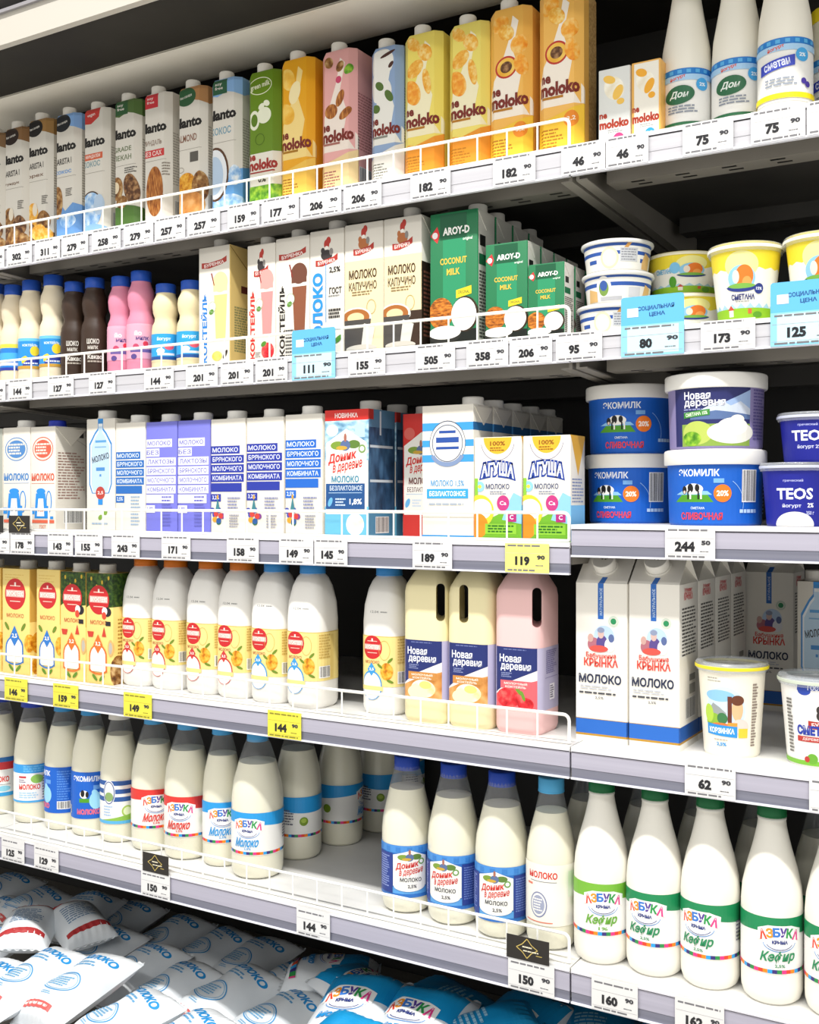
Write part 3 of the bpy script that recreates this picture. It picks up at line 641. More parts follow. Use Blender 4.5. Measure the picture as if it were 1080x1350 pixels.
def domik_front(top, mid, low, txt, new):
    def f(a, W, H):
        a.rect(-W*.5, H*.86, W*.5, H, top)
        if new: a.text('НОВИНКА', 0, H*.955, W*.52, 8, '#f6e4e0', .03)
        a.rect(-W*.5, H*.6, W*.5, H*(.915 if new else 1), mid); a.ell(-W*.32, H*.84, W*.14, 10, '#cfe6f0' if new else '#d8665c'); a.rect(W*.2, H*.78, W*.42, H*.88, '#b8d8e8' if new else mid)
        a.rect(-W*.5, 0, W*.5, H*.24, low); a.ell(W*.2, H*.1, W*.2, 18, 'cream' if new else low); a.ell(-W*.2, H*.06, W*.2, 14, low)
        a.poly([(-W*.46, H*.18), (W*.46, H*.18), (W*.46, H*.74), (0, H*.85), (-W*.46, H*.74)], '#f0ede6')
        domik(a, -W*.02, H*.6, W*.8); a.ell(W*.36, H*.69, W*.08, 7, '#7fa060'); a.ell(W*.36, H*.69, W*.05, 4, '#f0ede6')
        a.text('МОЛОКО', -W*.02, H*.455, W*.62, 11, txt, .03); a.rect(-W*.46, H*.22, W*.42, H*.42, '#24528c' if new else '#f0ede6')
        a.text('БЕЗЛАКТОЗНОЕ', 0, H*.385, W*.74, 8, '#dbe8f4' if new else '#5a2a28', .01); a.rect(-W*.4, H*.345, W*.36, H*.35, '#a8c4e0'); a.ell(-W*.36, H*.275, 4, 8, '#6ab0e0', rot=-.4); a.lines(-W*.24, H*.24, 0, H*.31, 3, '#c8d8ea', 4); a.text('1,8%', W*.22, H*.275, W*.28, 11, '#f0f4fa', .03)
    return f
dside = lambda a, D, H: (a.rect(-D*.5, H*.2, D*.5, H*.86, 'darkblue'), a.rect(-D*.5, H*.86, D*.5, H, '#547fa0'), a.rect(-D*.5, 0, D*.5, H*.2, '#4a86a8'), a.rect(-D*.5, H*.92, -D*.32, H, '#a8302c'), a.rect(-D*.45, H*.7, D*.4, H*.72, '#c8d4de'), a.rect(-D*.45, H*.43, D*.4, H*.45, '#c8d4de'), a.barcode(-D*.25, H*.03, D*.25, H*.16), a.rect(-D*.1, H*.8, -D*.04, H*.99, '#c8d4de'))
carton('lactose_free_carton', 'blue milk carton with a white house panel and a red top band', 'carton', 'C', 428, 486, 540, domik_front('#d0322c', 'foilblue', '#6ab8d8', '#3a8aa8', True), D=82, cap=('#e6e4de', 14, 52, 18, 17), group=GM, side=dside, flap=False)
carton('milk_carton', 'red milk carton with a white house panel half hidden by its striped neighbour', 'carton', 'C', 531, 586, 545, domik_front('#cf342e', '#cf342e', '#c8342e', '#6a2a28', False), base='#cf342e', D=70, cap=('#cfccc6', -12, 34, 17, 14), group=GM, Y=.10, fw=.0735)
def striped(a, W, H):
    for z0, z1 in ((.81, .87), (.69, .74), (.575, .63)): a.rect(-W*.5, H*z0, W*.5, H*z1, '#3f9be0')
    a.ell(0, H*.715, W*.35, H*.17, '#4a5570'); a.ell(0, H*.715, W*.34, H*.162, '#ebe7dd'); a.ring(0, H*.715, W*.3, H*.14, 1.5, '#5a6580'); a.rect(-W*.22, H*.72, W*.22, H*.76, '#2a50a0'); a.rect(-W*.22, H*.67, W*.22, H*.69, '#2a50a0'); a.rect(-W*.16, H*.79, W*.16, H*.81, '#2a50a0')
    a.ring(0, H*.66, W*.34, H*.12, 7, '#7f93b8', 200, 340)
    a.text('МОЛОКО 1,5%', 0, H*.415, W*.64, 11, '#4aa0dc', .01); a.rect(-W*.4, H*.305, W*.4, H*.375, '#35a0e4'); a.text('БЕЗЛАКТОЗНОЕ', 0, H*.34, W*.7, 8, '#eaf4fc', .03); a.lines(-W*.36, H*.25, W*.36, H*.275, 1, '#a8b4c4', 3)
    a.rect(-W*.5, H*.165, W*.5, H*.17, '#c9c5bb'); a.rect(-W*.5, 0, W*.5, H*.03, '#3f9be0')
lf = [o for o in COL.objects if o.name == 'lactose_free_carton'][0]
dup(lf, (lf.location.x, lf.location.y+.085, lf.location.z), 'blue milk carton standing behind the one with the red top band')
r0 = carton('lactose_free_carton', 'white milk carton with bright blue stripes, front one of its row', 'carton', 'C', 556.5, 624.5, 534, striped, D=66, cap=('#e9e6df', 24, 40, 17, 14), group='blue-striped milk cartons',
       side=lambda a, D, H: (a.rect(-D*.5, H*.81, D*.5, H*.87, '#2f6aa0'), a.poly([(-D*.3, H), (D*.3, H), (0, H*.86)], '#cfcac0'), side_plain(a, D, H)), flap=True)
for i, w in enumerate(('second', 'third', 'fourth', 'fifth')):
    dup(r0, (r0.location.x, r0.location.y+(i+1)*.070, r0.location.z), f'white milk carton with blue stripes, {w} one of its row')
def agusha(a, W, H):
    a.poly([(W*.3*math.cos(math.pi*i/16), H-1-25*math.sin(math.pi*i/16)) for i in range(17)], '#f0b432'); a.ring(0, H-6, W*.36, 30, 1, '#8a86a0', 190, 350); a.text('100%', 0, H-10, W*.32, 7, '#8a5a14', .03); a.lines(-W*.16, H-22, W*.16, H-15, 2, '#8a5a14', 4)
    for dx, s, c in ((0, 1.0, '#2a4a9a'), (0, .93, '#f2f4f8')):
        pass
    a.text('АГУША', 0, H*.66, W*.78, 26, '#27439a', .16, rot=-.03, arc=5); a.text('АГУША', 0, H*.66, W*.7, 20, '#f4f5f8', .03, rot=-.03, arc=5)
    a.text('МОЛОКО', 0, H*.52, W*.5, 8, '#3a4a78', .02); a.lines(-W*.16, H*.44, W*.2, H*.48, 2, '#8a90a8', 4)
    a.ell(-W*.38, H*.52, W*.1, 8, '#8fcaf0'); a.ell(-W*.38, H*.52, W*.04, 3, '#f2d24a'); a.rect(-W*.49, H*.34, -W*.42, H*.6, '#8ac23a')
    a.poly([(-W*.5, 0), (W*.5, 0), (W*.5, H*.22), (W*.1, H*.27), (-W*.2, H*.2), (-W*.5, H*.25)], '#6fae2c'); a.poly([(W*.1, H*.2), (W*.5, H*.16), (W*.5, H*.42), (W*.34, H*.46), (W*.2, H*.34)], '#8fc8ee'); a.ell(-W*.38, H*.28, W*.3, H*.16, '#f4d23a'); a.ell(-W*.34, H*.3, W*.22, H*.1, '#f6f3ea'); a.ell(-W*.42, H*.14, W*.22, H*.12, '#f08a24')
    a.ell(W*.12, H*.36, W*.13, H*.075, '#c23a80'); a.text('Ca', W*.12, H*.36, W*.14, 6, '#fbe6f0', .02); a.rect(W*.2, H*.18, W*.4, H*.27, '#b02a78'); a.text('C', W*.3, H*.225, W*.08, 7, '#f6e0ee', .03); a.rect(-W*.26, H*.06, W*.4, H*.16, '#8cc63a'); a.lines(-W*.2, H*.07, W*.36, H*.15, 3, '#2a6a20', 4, .6)
ags = lambda a, D, H: (a.rect(-D*.5, 0, D*.5, H*.34, '#7fc4ee'), a.poly([(-D*.5, H), (D*.5, H), (0, H*.62)], '#e8b13c'), a.lines(-D*.4, H*.36, D*.4, H*.6, 8, '#8a96b8', 4))
carton('baby_milk_carton', 'small children milk carton with a yellow top badge, left one of the two', 'carton', 'C', 625.5, 687.5, 576, agusha, D=56, group='children milk cartons on the third shelf', side=ags, flap=False)
carton('baby_milk_carton', 'small children milk carton with a yellow top badge, right one at the guard end', 'carton', 'C', 689.5, 752.5, 574, agusha, D=56, group='children milk cartons on the third shelf', side=ags, flap=False)

# fourth shelf yellow cartons
def vkus_badge(a, cx, cz, r):
    a.ell(cx, cz, r, r*1.02, '#c8282c'); a.rect(cx-r*.9, cz-r*.2, cx+r*.86, cz+r*.26, '#d8a8a0'); a.text('ВКУСНОТЕЕВО', cx, cz+r*.03, r*1.6, r*.34, '#fbf1ea', .03); a.rect(cx-r*.5, cz+r*.5, cx+r*.5, cz+r*.56, '#f0c8b8'); a.rect(cx-r*.08, cz+r*.5, cx+r*.08, cz+r*.76, '#f6e4da'); a.rect(cx-r*.5, cz-r*.5, cx+r*.5, cz-r*.44, '#f0c8b8')
def arch(a, cx, z0, w, h, c, t, fill='#efe9e4'):
    P = [(cx-w/2, z0), (cx+w/2, z0)]+[(cx+w/2*math.cos(math.pi*i/10)**1 if i else cx+w/2, z0+h*.55+h*.45*math.sin(math.pi*i/10)) for i in range(11)]
    a.poly(P[:1]+[(cx+w/2, z0)]+P[3:-1]+[(cx-w/2, z0+h*.55)], c); k = .86
    a.poly([(cx+(x-cx)*k, z0+(z-z0)*.94) for x, z in P[:1]+[(cx+w/2, z0)]+P[3:-1]+[(cx-w/2, z0+h*.55)]], fill)
    zt = z0+h*1.0; d = w*.26; a.poly([(cx-d, zt-2), (cx, zt-d*1.5), (cx+d, zt-2), (cx, zt+d*1.5)], c); a.text(t, cx, zt, d*1.1, d*.7, '#fdf6ee', .03)
def yellow_milk(dark, c, pct):
    def f(a, W, H):
        if dark:
            a.poly([(-W*.5, H*.68), (-W*.2, H*.74), (W*.2, H*.69), (W*.5, H*.7), (W*.5, H), (-W*.5, H)], 'pine')
            for x, z in ((-.3, .95), (.1, .92), (.34, .96), (-.1, .88)): a.ell(x*W, z*H, 2.5, 4, '#c9a82e')
        else: a.lines(-W*.4, H*.88, W*.3, H*.96, 3, '#d8b45a', 4, .2)
        vkus_badge(a, -W*.02, H*.76, W*.38); a.text('МОЛОКО', -W*.02, H*.555, W*.62, 8, '#c2623c', .01)
        if dark:
            a.ell(W*.3, H*.655, W*.14, 9, '#26222a'); a.ell(W*.2, H*.66, W*.1, 8, '#e9e4e0'); a.ell(W*.18, H*.62, W*.08, 7, '#d84a34'); a.rect(W*.24, H*.53, W*.42, H*.57, '#26222a')
            a.poly([(-W*.44, H*.47), (-W*.2, H*.47), (-W*.24, H*.42), (-W*.4, H*.42)], '#cc4030'); a.poly([(W*.1, H*.43), (W*.26, H*.43), (W*.18, H*.52)], '#cc4030'); a.ell(W*.42, H*.33, W*.1, 16, '#d8b070'); a.ell(W*.42, H*.33, W*.06, 11, '#b9b2a6')
        else:
            a.ell(-W*.32, H*.45, W*.12, 4, '#6f8a2a', rot=-.9); a.ell(W*.28, H*.45, W*.12, 4, '#6f8a2a', rot=.9); a.ell(W*.48, H*.3, W*.16, 18, 'cookie')
        arch(a, -W*.04, H*.11, W*.66, H*.25, c, pct); a.ring(-W*.04, H*.14, W*.34, 12, 3, c, 190, 350)
        a.ell(-W*.16, H*.055, W*.12, 3.4, '#5f8a2a', rot=-.7); a.ell(W*.1, H*.055, W*.12, 3.4, '#5f8a2a', rot=.7)
    return f
yb = '#eed27e'
ys = lambda a, D, H: (a.rect(-D*.5, H*.5, D*.5, H, '#d8ac52'), a.ell(-D*.2, H*.3, D*.24, 22, 'cookie'), a.ell(-D*.2, H*.08, D*.24, 18, 'cookie'), a.lines(D*.02, H*.2, D*.42, H*.6, 12, '#b08c40', 5))
GY = 'yellow milk cartons on the fourth shelf'
yc = ('#d9d6cf', -2, 24, 16, 17)
carton('milk_carton', 'yellow milk carton cut off by the left edge on the fourth shelf', 'carton', 'D', -34, 0.5, 748, yellow_milk(False, '#2f78c8', '2,5'), base=yb, D=72, cap=yc, group=GY, side=ys, flap=False)
carton('milk_carton', 'yellow milk carton with a blue drop, left one of the two plain-topped', 'carton', 'D', 3, 39, 750, yellow_milk(False, '#2f78c8', '2,5'), base=yb, D=72, cap=('#d9d6cf', 4, 30, 17, 17), group=GY, side=ys, flap=False)
carton('milk_carton', 'yellow milk carton with a blue drop beside the first green-topped one', 'carton', 'D', 48, 79, 751, yellow_milk(False, '#2f78c8', '2,5'), base=yb, D=72, cap=yc, group=GY, side=ys, flap=False)
carton('milk_carton', 'yellow milk carton with a dark green top and orange drop, left one of two', 'carton', 'D', 79.5, 113, 754, yellow_milk(True, '#e8702a', '3,2'), base=yb, D=72, cap=yc, group=GY, side=ys, flap=False)
carton('milk_carton', 'yellow milk carton with a dark green top and orange drop, next to the white bottles', 'carton', 'D', 113.5, 149, 756, yellow_milk(True, '#e8702a', '3,2'), base=yb, D=62, cap=yc, group=GY, side=lambda a, D, H: (a.rect(-D*.5, H*.7, D*.5, H, 'pine'), a.lines(-D*.3, H*.2, D*.3, H*.6, 12, '#b08c40', 5), a.ell(-D*.3, H*.12, D*.3, 30, 'nut')), flap=False)

# gable-top milk cartons on the fourth shelf, right bay
def gable(label, x0, x1, pys, Y=.045, D=90, W=None):
    X0 = X_at(x0, Y); W = W or (X_at(x1, Y)-X0)*1000; dk = DECK['D']; H = (Z_at((x0+x1)/2, pys, Y)-dk)*1000
    root = thing('gable_top_carton', label, 'carton', (X0+W/2000, Y+D/2000, dk), 'gable-top milk cartons')
    sec = rrect(W, D, 2, 2); m = MB(); m.loft(sec, [(0, 1), (H, 1)], '#ece8df'); wr = Wrap(sec, [(0, 1), (H, 1)])
    a = Art(); a.rect(-W*.5, 12, W*.5, 33, '#2a68c0'); a.rect(-W*.5, 9, W*.5, 12, '#b98a2c'); a.rect(-W*.5, 33, W*.5, 33.8, '#b98a2c')
    a.rect(-W*.06, H*.775, W*.05, H, '#2a66b8'); a.text('НАТУРАЛЬНОЕ', 0, H*.885, H*.17, 4.2, '#cfe0f2', .01, rot=math.pi/2)
    a.ring(W*.24, H*.765, W*.1, W*.1, 2.6, '#c8d2c4'); a.ell(W*.24, H*.765, W*.055, W*.055, '#2a8a58')
    zc = H*.615
    a.ell(W*.06, zc+12, W*.2, 16, '#b8d0ec'); a.ell(-W*.14, zc, W*.12, 10, '#b06a78'); a.ell(W*.02, zc+2, W*.11, 12, '#5a4a8a'); a.ell(W*.17, zc, W*.1, 10, '#e9eaf0'); a.ell(0, zc+16, W*.06, 7, '#d0b0a8'); a.ell(0, zc+21, W*.07, 4, '#8a94b0'); a.ell(W*.2, zc+10, W*.055, 6, '#5a6a9a'); a.ell(-W*.2, zc+9, W*.055, 6, '#c8a098'); a.ell(-W*.04, zc-6, W*.18, 5, '#d8544a')
    a.text('Бабушкина', 0, H*.547, W*.58, 9, '#d8483c', .02, arc=-1.5); a.text('КРЫНКА', 0, H*.505, W*.66, 12, '#d8483c', .03, arc=-1)
    a.text('МОЛОКО', -W*.02, H*.4, W*.82, 13, '#232c4a', .03); a.lines(-W*.4, H*.33, W*.34, H*.36, 2, '#b8bcc8', 5, .4); a.lines(-W*.42, H*.3, W*.36, H*.318, 1, '#4a4a50', 7, .6); a.text('2,5%', -W*.03, H*.28, W*.16, 4, '#5a5a60', .01)
    m.art(a, wr)
    b = Art(); b.rect(-D*.5, 12, D*.5, 33, '#1f58a8'); b.rect(-D*.5, 9, D*.5, 12, '#b98a2c'); b.lines(-D*.38, H*.56, D*.38, H*.86, 14, '#55534f', 8, .5); b.text('КРЫНКА', -D*.05, H*.925, D*.46, 11, '#d8686a', .04); b.text('Бабушкина', -D*.05, H*.96, D*.4, 7, '#d8686a', .04); b.rect(0, H*.4, D*.3, H*.44, '#8a8880'); b.rect(0, H*.32, D*.3, H*.38, '#9a9890'); b.barcode(-D*.2, 40, D*.3, H*.3); m.art(b, wr, du=W/2+D/2-1)
    T = 40; k = W/2-.5; q = D/2-.5
    def gt(p, c='#ece8df'): m.face(p, c)
    gt([(-k, -q, H), (k, -q, H), (k, -2, H+T), (-k, -2, H+T)]); gt([(-k, q, H), (k, q, H), (k, 2, H+T), (-k, 2, H+T)])
    for s in (-1, 1):
        gt([(s*k, -q, H), (s*(k-16), 0, H+T-4), (s*k, -2, H+T)]); gt([(s*k, q, H), (s*(k-16), 0, H+T-4), (s*k, 2, H+T)]); gt([(s*k, -q, H), (s*k, q, H), (s*(k-16), 0, H+T-4)], '#d9d5cb')
    m.box(-k, k, -1.2, 1.2, H+T-1, H+T+6, '#ece8df')
    L = math.hypot(q-2, T); cz, sy = T/L, (q-2)/L
    def on(u, v, o=.3): return (u, -q+v*sy-o*cz, H+v*cz+o*sy)
    m.face([on(-W*.05, 0), on(W*.06, 0), on(W*.09, 12), on(-W*.01, 12)], '#2a66b8')
    m.build('carton_body', root)
    cp = MB(); cp.loft(circle(17, 32), [(0, 1.12), (3, 1.12), (3.2, 1), (14, 1), (15.5, .94)], '#eeebe3')
    for i in range(-2, 3):
        for j in range(-2, 3):
            if (i*7+j*3+i*j) % 2: cp.box(i*2.4, i*2.4+2.2, j*2.4+4, j*2.4+6.2, 15.5, 15.7, '#9a978f')
    p = on(-2, 33, 0); cp.build('screw_cap', root, tuple(v*.001 for v in p), (math.atan2(T, q-2), 0, 0))
    return root
g1 = gable('white gable-top milk carton standing left of its twin at the shelf front', 759, 827, 769)
g2 = gable('white gable-top milk carton with its printed side in view, front of a row', 829, 891, 770, W=74)
for i, w in enumerate(('second', 'third', 'fourth')): dup(g2, (g2.location.x, g2.location.y+.0915*(i+1), g2.location.z), f'white gable-top milk carton, {w} of the row running back from the shelf front')
for i, w in enumerate(('second', 'third')): dup(g1, (g1.location.x, g1.location.y+.0915*(i+1), g1.location.z), f'white gable-top milk carton, {w} of the left row and almost hidden')
dup(g1, (X_at(983, .42)+.039, .42+.045, DECK['D']), 'white gable-top milk carton deep in the shade behind the yellow-lidded cup')
def carton_back(): 
    carton('milk_carton', 'white milk carton with a drawn blue bottle behind the clear-lidded cup', 'carton', 'D', 1051, 1104, 767, drawn_bottle, D=74, Y=.30, cap=('#d9d6cf', -4, 24, 17.5, 17), group='milk cartons standing back on the fourth shelf')
carton_back()
# ------------------------------------------------------------------ bottles
def ring_cap(par, R, z0, z1, c, ribs=True, name='cap'):
    m = MB(); n = 48 if ribs else 32
    sec = Sec([((R if i % 2 else R*(.97 if ribs else 1))*math.sin(2*math.pi*i/n), -(R if i % 2 else R*(.97 if ribs else 1))*math.cos(2*math.pi*i/n)) for i in range(n)])
    m.loft(sec, [(z0, 1.02), (z0+2, 1.02), (z0+2.3, 1), (z1-1.5, 1), (z1, .93)], c); return m.build(name, par, angle=50)
AZC = ['#e8472e', '#f0982a', '#3a7ad0', '#5a3f9a', '#2f9a50', '#e23f8c']
def azbuka(a, cx, cz, w):
    a.ell(cx, cz-w*.08, w*.5, w*.27, '#f7f7f4'); a.ring(cx, cz-w*.12, w*.44, w*.27, w*.02, '#6a9ad8', 190, 350); a.ring(cx, cz-w*.14, w*.36, w*.2, w*.02, '#30408a', 200, 340)
    a.poly([(cx-w*.56, cz+w*.2), (cx-w*.3, cz+w*.3), (cx+w*.3, cz+w*.3), (cx+w*.6, cz+w*.2), (cx+w*.58, cz-w*.12), (cx+w*.3, cz-w*.02), (cx-w*.3, cz-w*.02), (cx-w*.58, cz-w*.12)], '#f7f7f4')
    for i, (ch, c) in enumerate(zip('АЗБУКА', AZC)):
        d = (i-2.5)/2.5; a.text(ch, cx+d*w*.43, cz+w*.13-abs(d)**2*w*.08, w*.19, w*(.24+.03*abs(d)), c, .045, rot=-d*.2)
    a.text('КРЫМА', cx, cz-w*.13, w*.4, w*.1, '#2c3a84', .05)
def azl(band, word, wc, pct, rot, R, back=False, z0=44, z1=118, leaf=False):
    """Printed sleeve; rot turns the logo round the bottle (mm along the label)."""
    def f(a, L):
        h = z1-z0
        q = [(-L/2+L*i/24, z1-h*(.33+.07*math.sin((i/24*2*math.pi)*1+1.9-rot/R))) for i in range(25)]
        for i in range(24): pass
        a.add([[(q[i][0], q[i][1]), (q[i+1][0], q[i+1][1]), (q[i+1][0], z1), (q[i][0], z1)] for i in range(24)], band)
        a.stripe(-L/2, L/2, z0+1, z0+6)
        azbuka(a, rot, z0+h*.66, 50); a.text(word, rot-2, z0+h*.3, 44, h*.22, wc, .03, shear=.3, rot=.04); a.text(pct, rot, z0+h*.15, 13, 4.5, wc, .02)
        rb = rot+L*.4; a.ell(rb, z0+h*.4, 8, 8, '#7a9a2a'); a.ell(rb, z0+h*.42, 5, 4, '#a8c24a'); a.lines(rb-46, z0+h*.3, rb-18, z0+h*.7, 6, '#6a6a7a', 4)
        rb = rot-L*.32; a.ell(rb, z0+h*.4, 8, 8, '#7a9a2a')
    return f
PM = [(0, .84), (5, .95), (14, 1), (136, 1), (165, .93), (200, .72), (228, .52), (236, .44), (240, .42)]
PK = [(0, .78), (5, .92), (14, .99), (22, 1), (128, 1), (150, .955), (175, .82), (200, .64), (215, .55), (228, .48), (240, .44)]
MILK = '#faf4de'
def bottle(name, label, group, X, Y, dz, R, prof, label_art, lz, capc, capz, capR, milk=MILK, level=None, sleeve='#f1f0ec', cat='bottle', lab_off=.5, rz=0):
    root = thing(name, label, cat, (X, Y, dz), group, math.atan2(-X, CAM_D+Y))   # label turned towards the aisle
    sec = circle(R)
    if level:                                     # clear bottle with its fill
        pm = [(z, s-.6/R) for z, s in prof if z < level]; pm = [(.8, pm[0][1])]+pm[1:]+[(level, prof_at(prof, level)-.6/R)]
        MB().loft(sec, pm, milk).build('milk_fill', root)
        MB().loft(sec, prof, 'clear', top=False).build('clear_body', root)
    else: MB().loft(sec, prof, milk).build('body', root)
    if lz:
        z0, z1 = lz; pr = [(z0, prof_at(prof, z0))]+[(z, s) for z, s in prof if z0 < z < z1]+[(z1, prof_at(prof, z1))]
        m = MB().loft(sec, pr, sleeve, bottom=False, top=False, off=lab_off)
        a = Art(); label_art(a, sec.L); m.art(a, Wrap(sec, pr), off0=lab_off+.06); m.build('label', root)
    if capc: ring_cap(root, capR, capz[0], capz[1], capc)
    return root

# kefir bottles with green caps
GK = 'green-capped kefir bottles'
KF = [(757, .062, '#7ab83c', '#6aa83a', '1%', 2, 'kefir bottle with a light green band, leftmost of the green-capped row'),
      (826, .062, '#1f8a56', '#2a8a5a', '2,5%', -14, 'kefir bottle with a dark green band, second in the green-capped row'),
      (897.5, .062, '#1f8a56', '#2a8a5a', '2,5%', -16, 'kefir bottle with a dark green band, third in the green-capped row'),
      (977, .060, '#1f8a56', '#2a8a5a', '2,5%', 10, 'kefir bottle with a dark green band and centred logo, fourth in the row'),
      (1061, .058, '#1f8a56', '#2a8a5a', '2,5%', -8, 'kefir bottle cut off by the right edge of the photo, fifth in the row')]
for px, Y, bc, wc, pct, rot, lab in KF:
    b = bottle('kefir_bottle', lab, GK, XL(px, .040, Y), Y, DECK['E'], 40, PK, azl(bc, 'Кефир', wc, pct, rot, 40), (44, 118), '#0f6a3a', (242, 258), 19, milk='#f1eee4')
    ring_cap(b, 18.5, 238, 242, '#e8e6df', False, 'neck_ring')
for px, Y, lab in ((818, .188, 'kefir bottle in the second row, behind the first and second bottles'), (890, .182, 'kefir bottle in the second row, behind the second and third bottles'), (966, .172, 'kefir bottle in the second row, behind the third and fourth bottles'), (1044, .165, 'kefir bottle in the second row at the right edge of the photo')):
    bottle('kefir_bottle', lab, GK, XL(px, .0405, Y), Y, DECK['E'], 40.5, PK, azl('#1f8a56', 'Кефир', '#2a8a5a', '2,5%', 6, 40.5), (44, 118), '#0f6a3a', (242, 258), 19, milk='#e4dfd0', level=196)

# white opaque milk bottle and three blue-capped bottles on the lowest white shelf
def domik_label(rot):
    def f(a, L):
        a.rect(-L/2, 28, L/2, 111, '#2d6fc0'); a.rect(-L/2, 99, L/2, 111, '#4a90d8'); a.rect(-L/2, 34, L/2, 44, '#5aa0e0')
        for k in range(14): a.rect(-L/2+L*k/14, 101, -L/2+L*k/14+8, 108, '#3a80cc')
        a.rect(rot+27, 34, rot+62, 98, '#2a3f8c'); a.lines(rot+30, 42, rot+56, 94, 14, '#6a80bc', 4); a.rect(rot-62, 34, rot-30, 98, '#2a3f8c'); a.lines(rot-58, 42, rot-36, 94, 14, '#8a9ad0', 4)
        a.poly([(rot-29, 46), (rot+26, 46), (rot+26, 94), (rot, 104), (rot-29, 96)], '#f0eee8'); a.ell(rot-2, 46, 26, 8, '#f0eee8')
        domik(a, rot-2, 76, 46); a.ell(rot+17, 86, 5, 5, '#6a9a4a'); a.ell(rot+17, 86, 3, 3, '#f0eee8'); a.text('МОЛОКО', rot, 57, 34, 6.5, '#33363e', .02); a.text('2,5%', rot+2, 46, 14, 6, '#4a4a52', .02)
    return f
for px, Y, rot, lab in ((503.5, .085, 6, 'clear milk bottle with a blue cap and patterned blue label, leftmost of the three'),
                    (564, .080, -14, 'clear milk bottle with a blue cap and patterned blue label, middle one of the three'),
                    (626.5, .072, -9, 'clear milk bottle with a blue cap and patterned blue label, right one of the three')):
    b = bottle('milk_bottle', lab, 'blue-capped milk bottles', XL(px, .0415, Y), Y, DECK['E'], 41.5, [(z, s*(1.0 if z < 190 else 1.06)) for z, s in PK], domik_label(rot), (28, 111), '#2348b4', (226, 248), 21, level=197, sleeve='#2d6fc0')
def white_label(a, L):
    a.text('МОЛОКО', -14, 112, 46, 10, '#d2362e', .04); a.rect(-34, 102, 8, 103, '#7a7a82'); a.ell(-20, 68, 14, 19, '#7f86a8'); a.ell(-20, 68, 12, 17, '#eceae4'); a.ell(-20, 68, 10, 14, '#9aa0b8'); a.lines(-28, 58, -12, 78, 5, '#f0eee8', 3); a.rect(-44, 42, 2, 43.5, '#e07a64'); a.rect(-40, 96, -30, 99, '#e07a64')
    a.rect(26, 80, 48, 118, '#dfe9d4')
bottle('milk_bottle', 'white milk bottle with a light blue cap and red lettering beside the kefir row', 'milk bottles on the lowest white shelf', XL(694, .0375, .069), .069, DECK['E'], 37.5, PK, white_label, (38, 128), '#56b4e8', (228, 250), 19.5, level=200, sleeve='#f1eee2')
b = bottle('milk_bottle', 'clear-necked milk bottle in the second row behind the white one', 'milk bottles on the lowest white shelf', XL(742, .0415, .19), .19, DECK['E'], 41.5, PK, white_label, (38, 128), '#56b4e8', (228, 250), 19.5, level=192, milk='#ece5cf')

# left part of the lowest white shelf
GA = 'milk bottles with rainbow-striped labels'
blue, red = '#2a9be0', '#dc3a34'
for px, Y, R, c, wc, rot, z, lab in (
    (173, .105, 43, red, '#d8382e', 4, 0, 'clear milk bottle with a red band label, left one of the two'),
    (216.5, .100, 43.5, red, '#d8382e', -16, 0, 'clear milk bottle with a red band label, right one of the two'),
    (267, .100, 36.5, blue, '#2a96d8', 0, 0, 'clear milk bottle with a blue band label, behind the front one at left'),
    (305, .088, 46.5, blue, '#2a96d8', -18, 0, 'clear milk bottle with a blue band label, front one of the blue-band bottles'),
    (362, .205, 44, blue, '#2a96d8', -100, 0, 'clear milk bottle with its label turned round, second in the blue-band row'),
    (419, .315, 44, blue, '#2a96d8', 62, 0, 'clear milk bottle with a blue band label, third in the blue-band row'),
    (473, .425, 44, blue, '#2a96d8', -110, 0, 'clear milk bottle in the shade, fourth in the blue-band row'),
    (505, .535, 44, blue, '#2a96d8', -60, 0, 'clear milk bottle in the shade at the back, last of the blue-band row')):
    bottle('milk_bottle', lab, GA, XL(px, R/1000, Y), Y, DECK['E'], R, PM, azl(c, 'Молоко', wc, '2,5%', rot, R), (44, 118), '#4aa8e4', (236, 252), 19, level=200)
def lab_prost(a, L):
    a.rect(-L/2, 104, L/2, 122, '#3a9be0'); a.lines(-20, 106, 30, 120, 3, '#6ab8ec', 4, .6); a.text('МОЛОКО', -8, 76, 44, 11, '#d8382e', .04); a.ell(8, 92, 13, 9, '#8fbf5a'); a.rect(-30, 94, -14, 98, '#c8404a'); a.lines(-30, 84, -14, 92, 2, '#8a7a9a', 4); a.lines(18, 50, 32, 100, 9, '#8a8a98', 5); a.rect(-L/2, 44, L/2, 48, '#4aa8e4'); a.lines(-30, 52, 16, 66, 3, '#a8d0ea', 6)
def lab_left(a, L):
    a.rect(-L/2, 112, L/2, 122, '#2f6aa8'); a.rect(-L/2, 96, L/2, 112, '#c8343a'); a.text('МОЛОКО', -6, 76, 46, 12, '#d8382e', .04); a.ell(6, 56, 14, 6, '#8fd0e4'); a.rect(-L/2, 40, L/2, 48, '#3aa0dc'); a.rect(-30, 64, 20, 65, '#888')
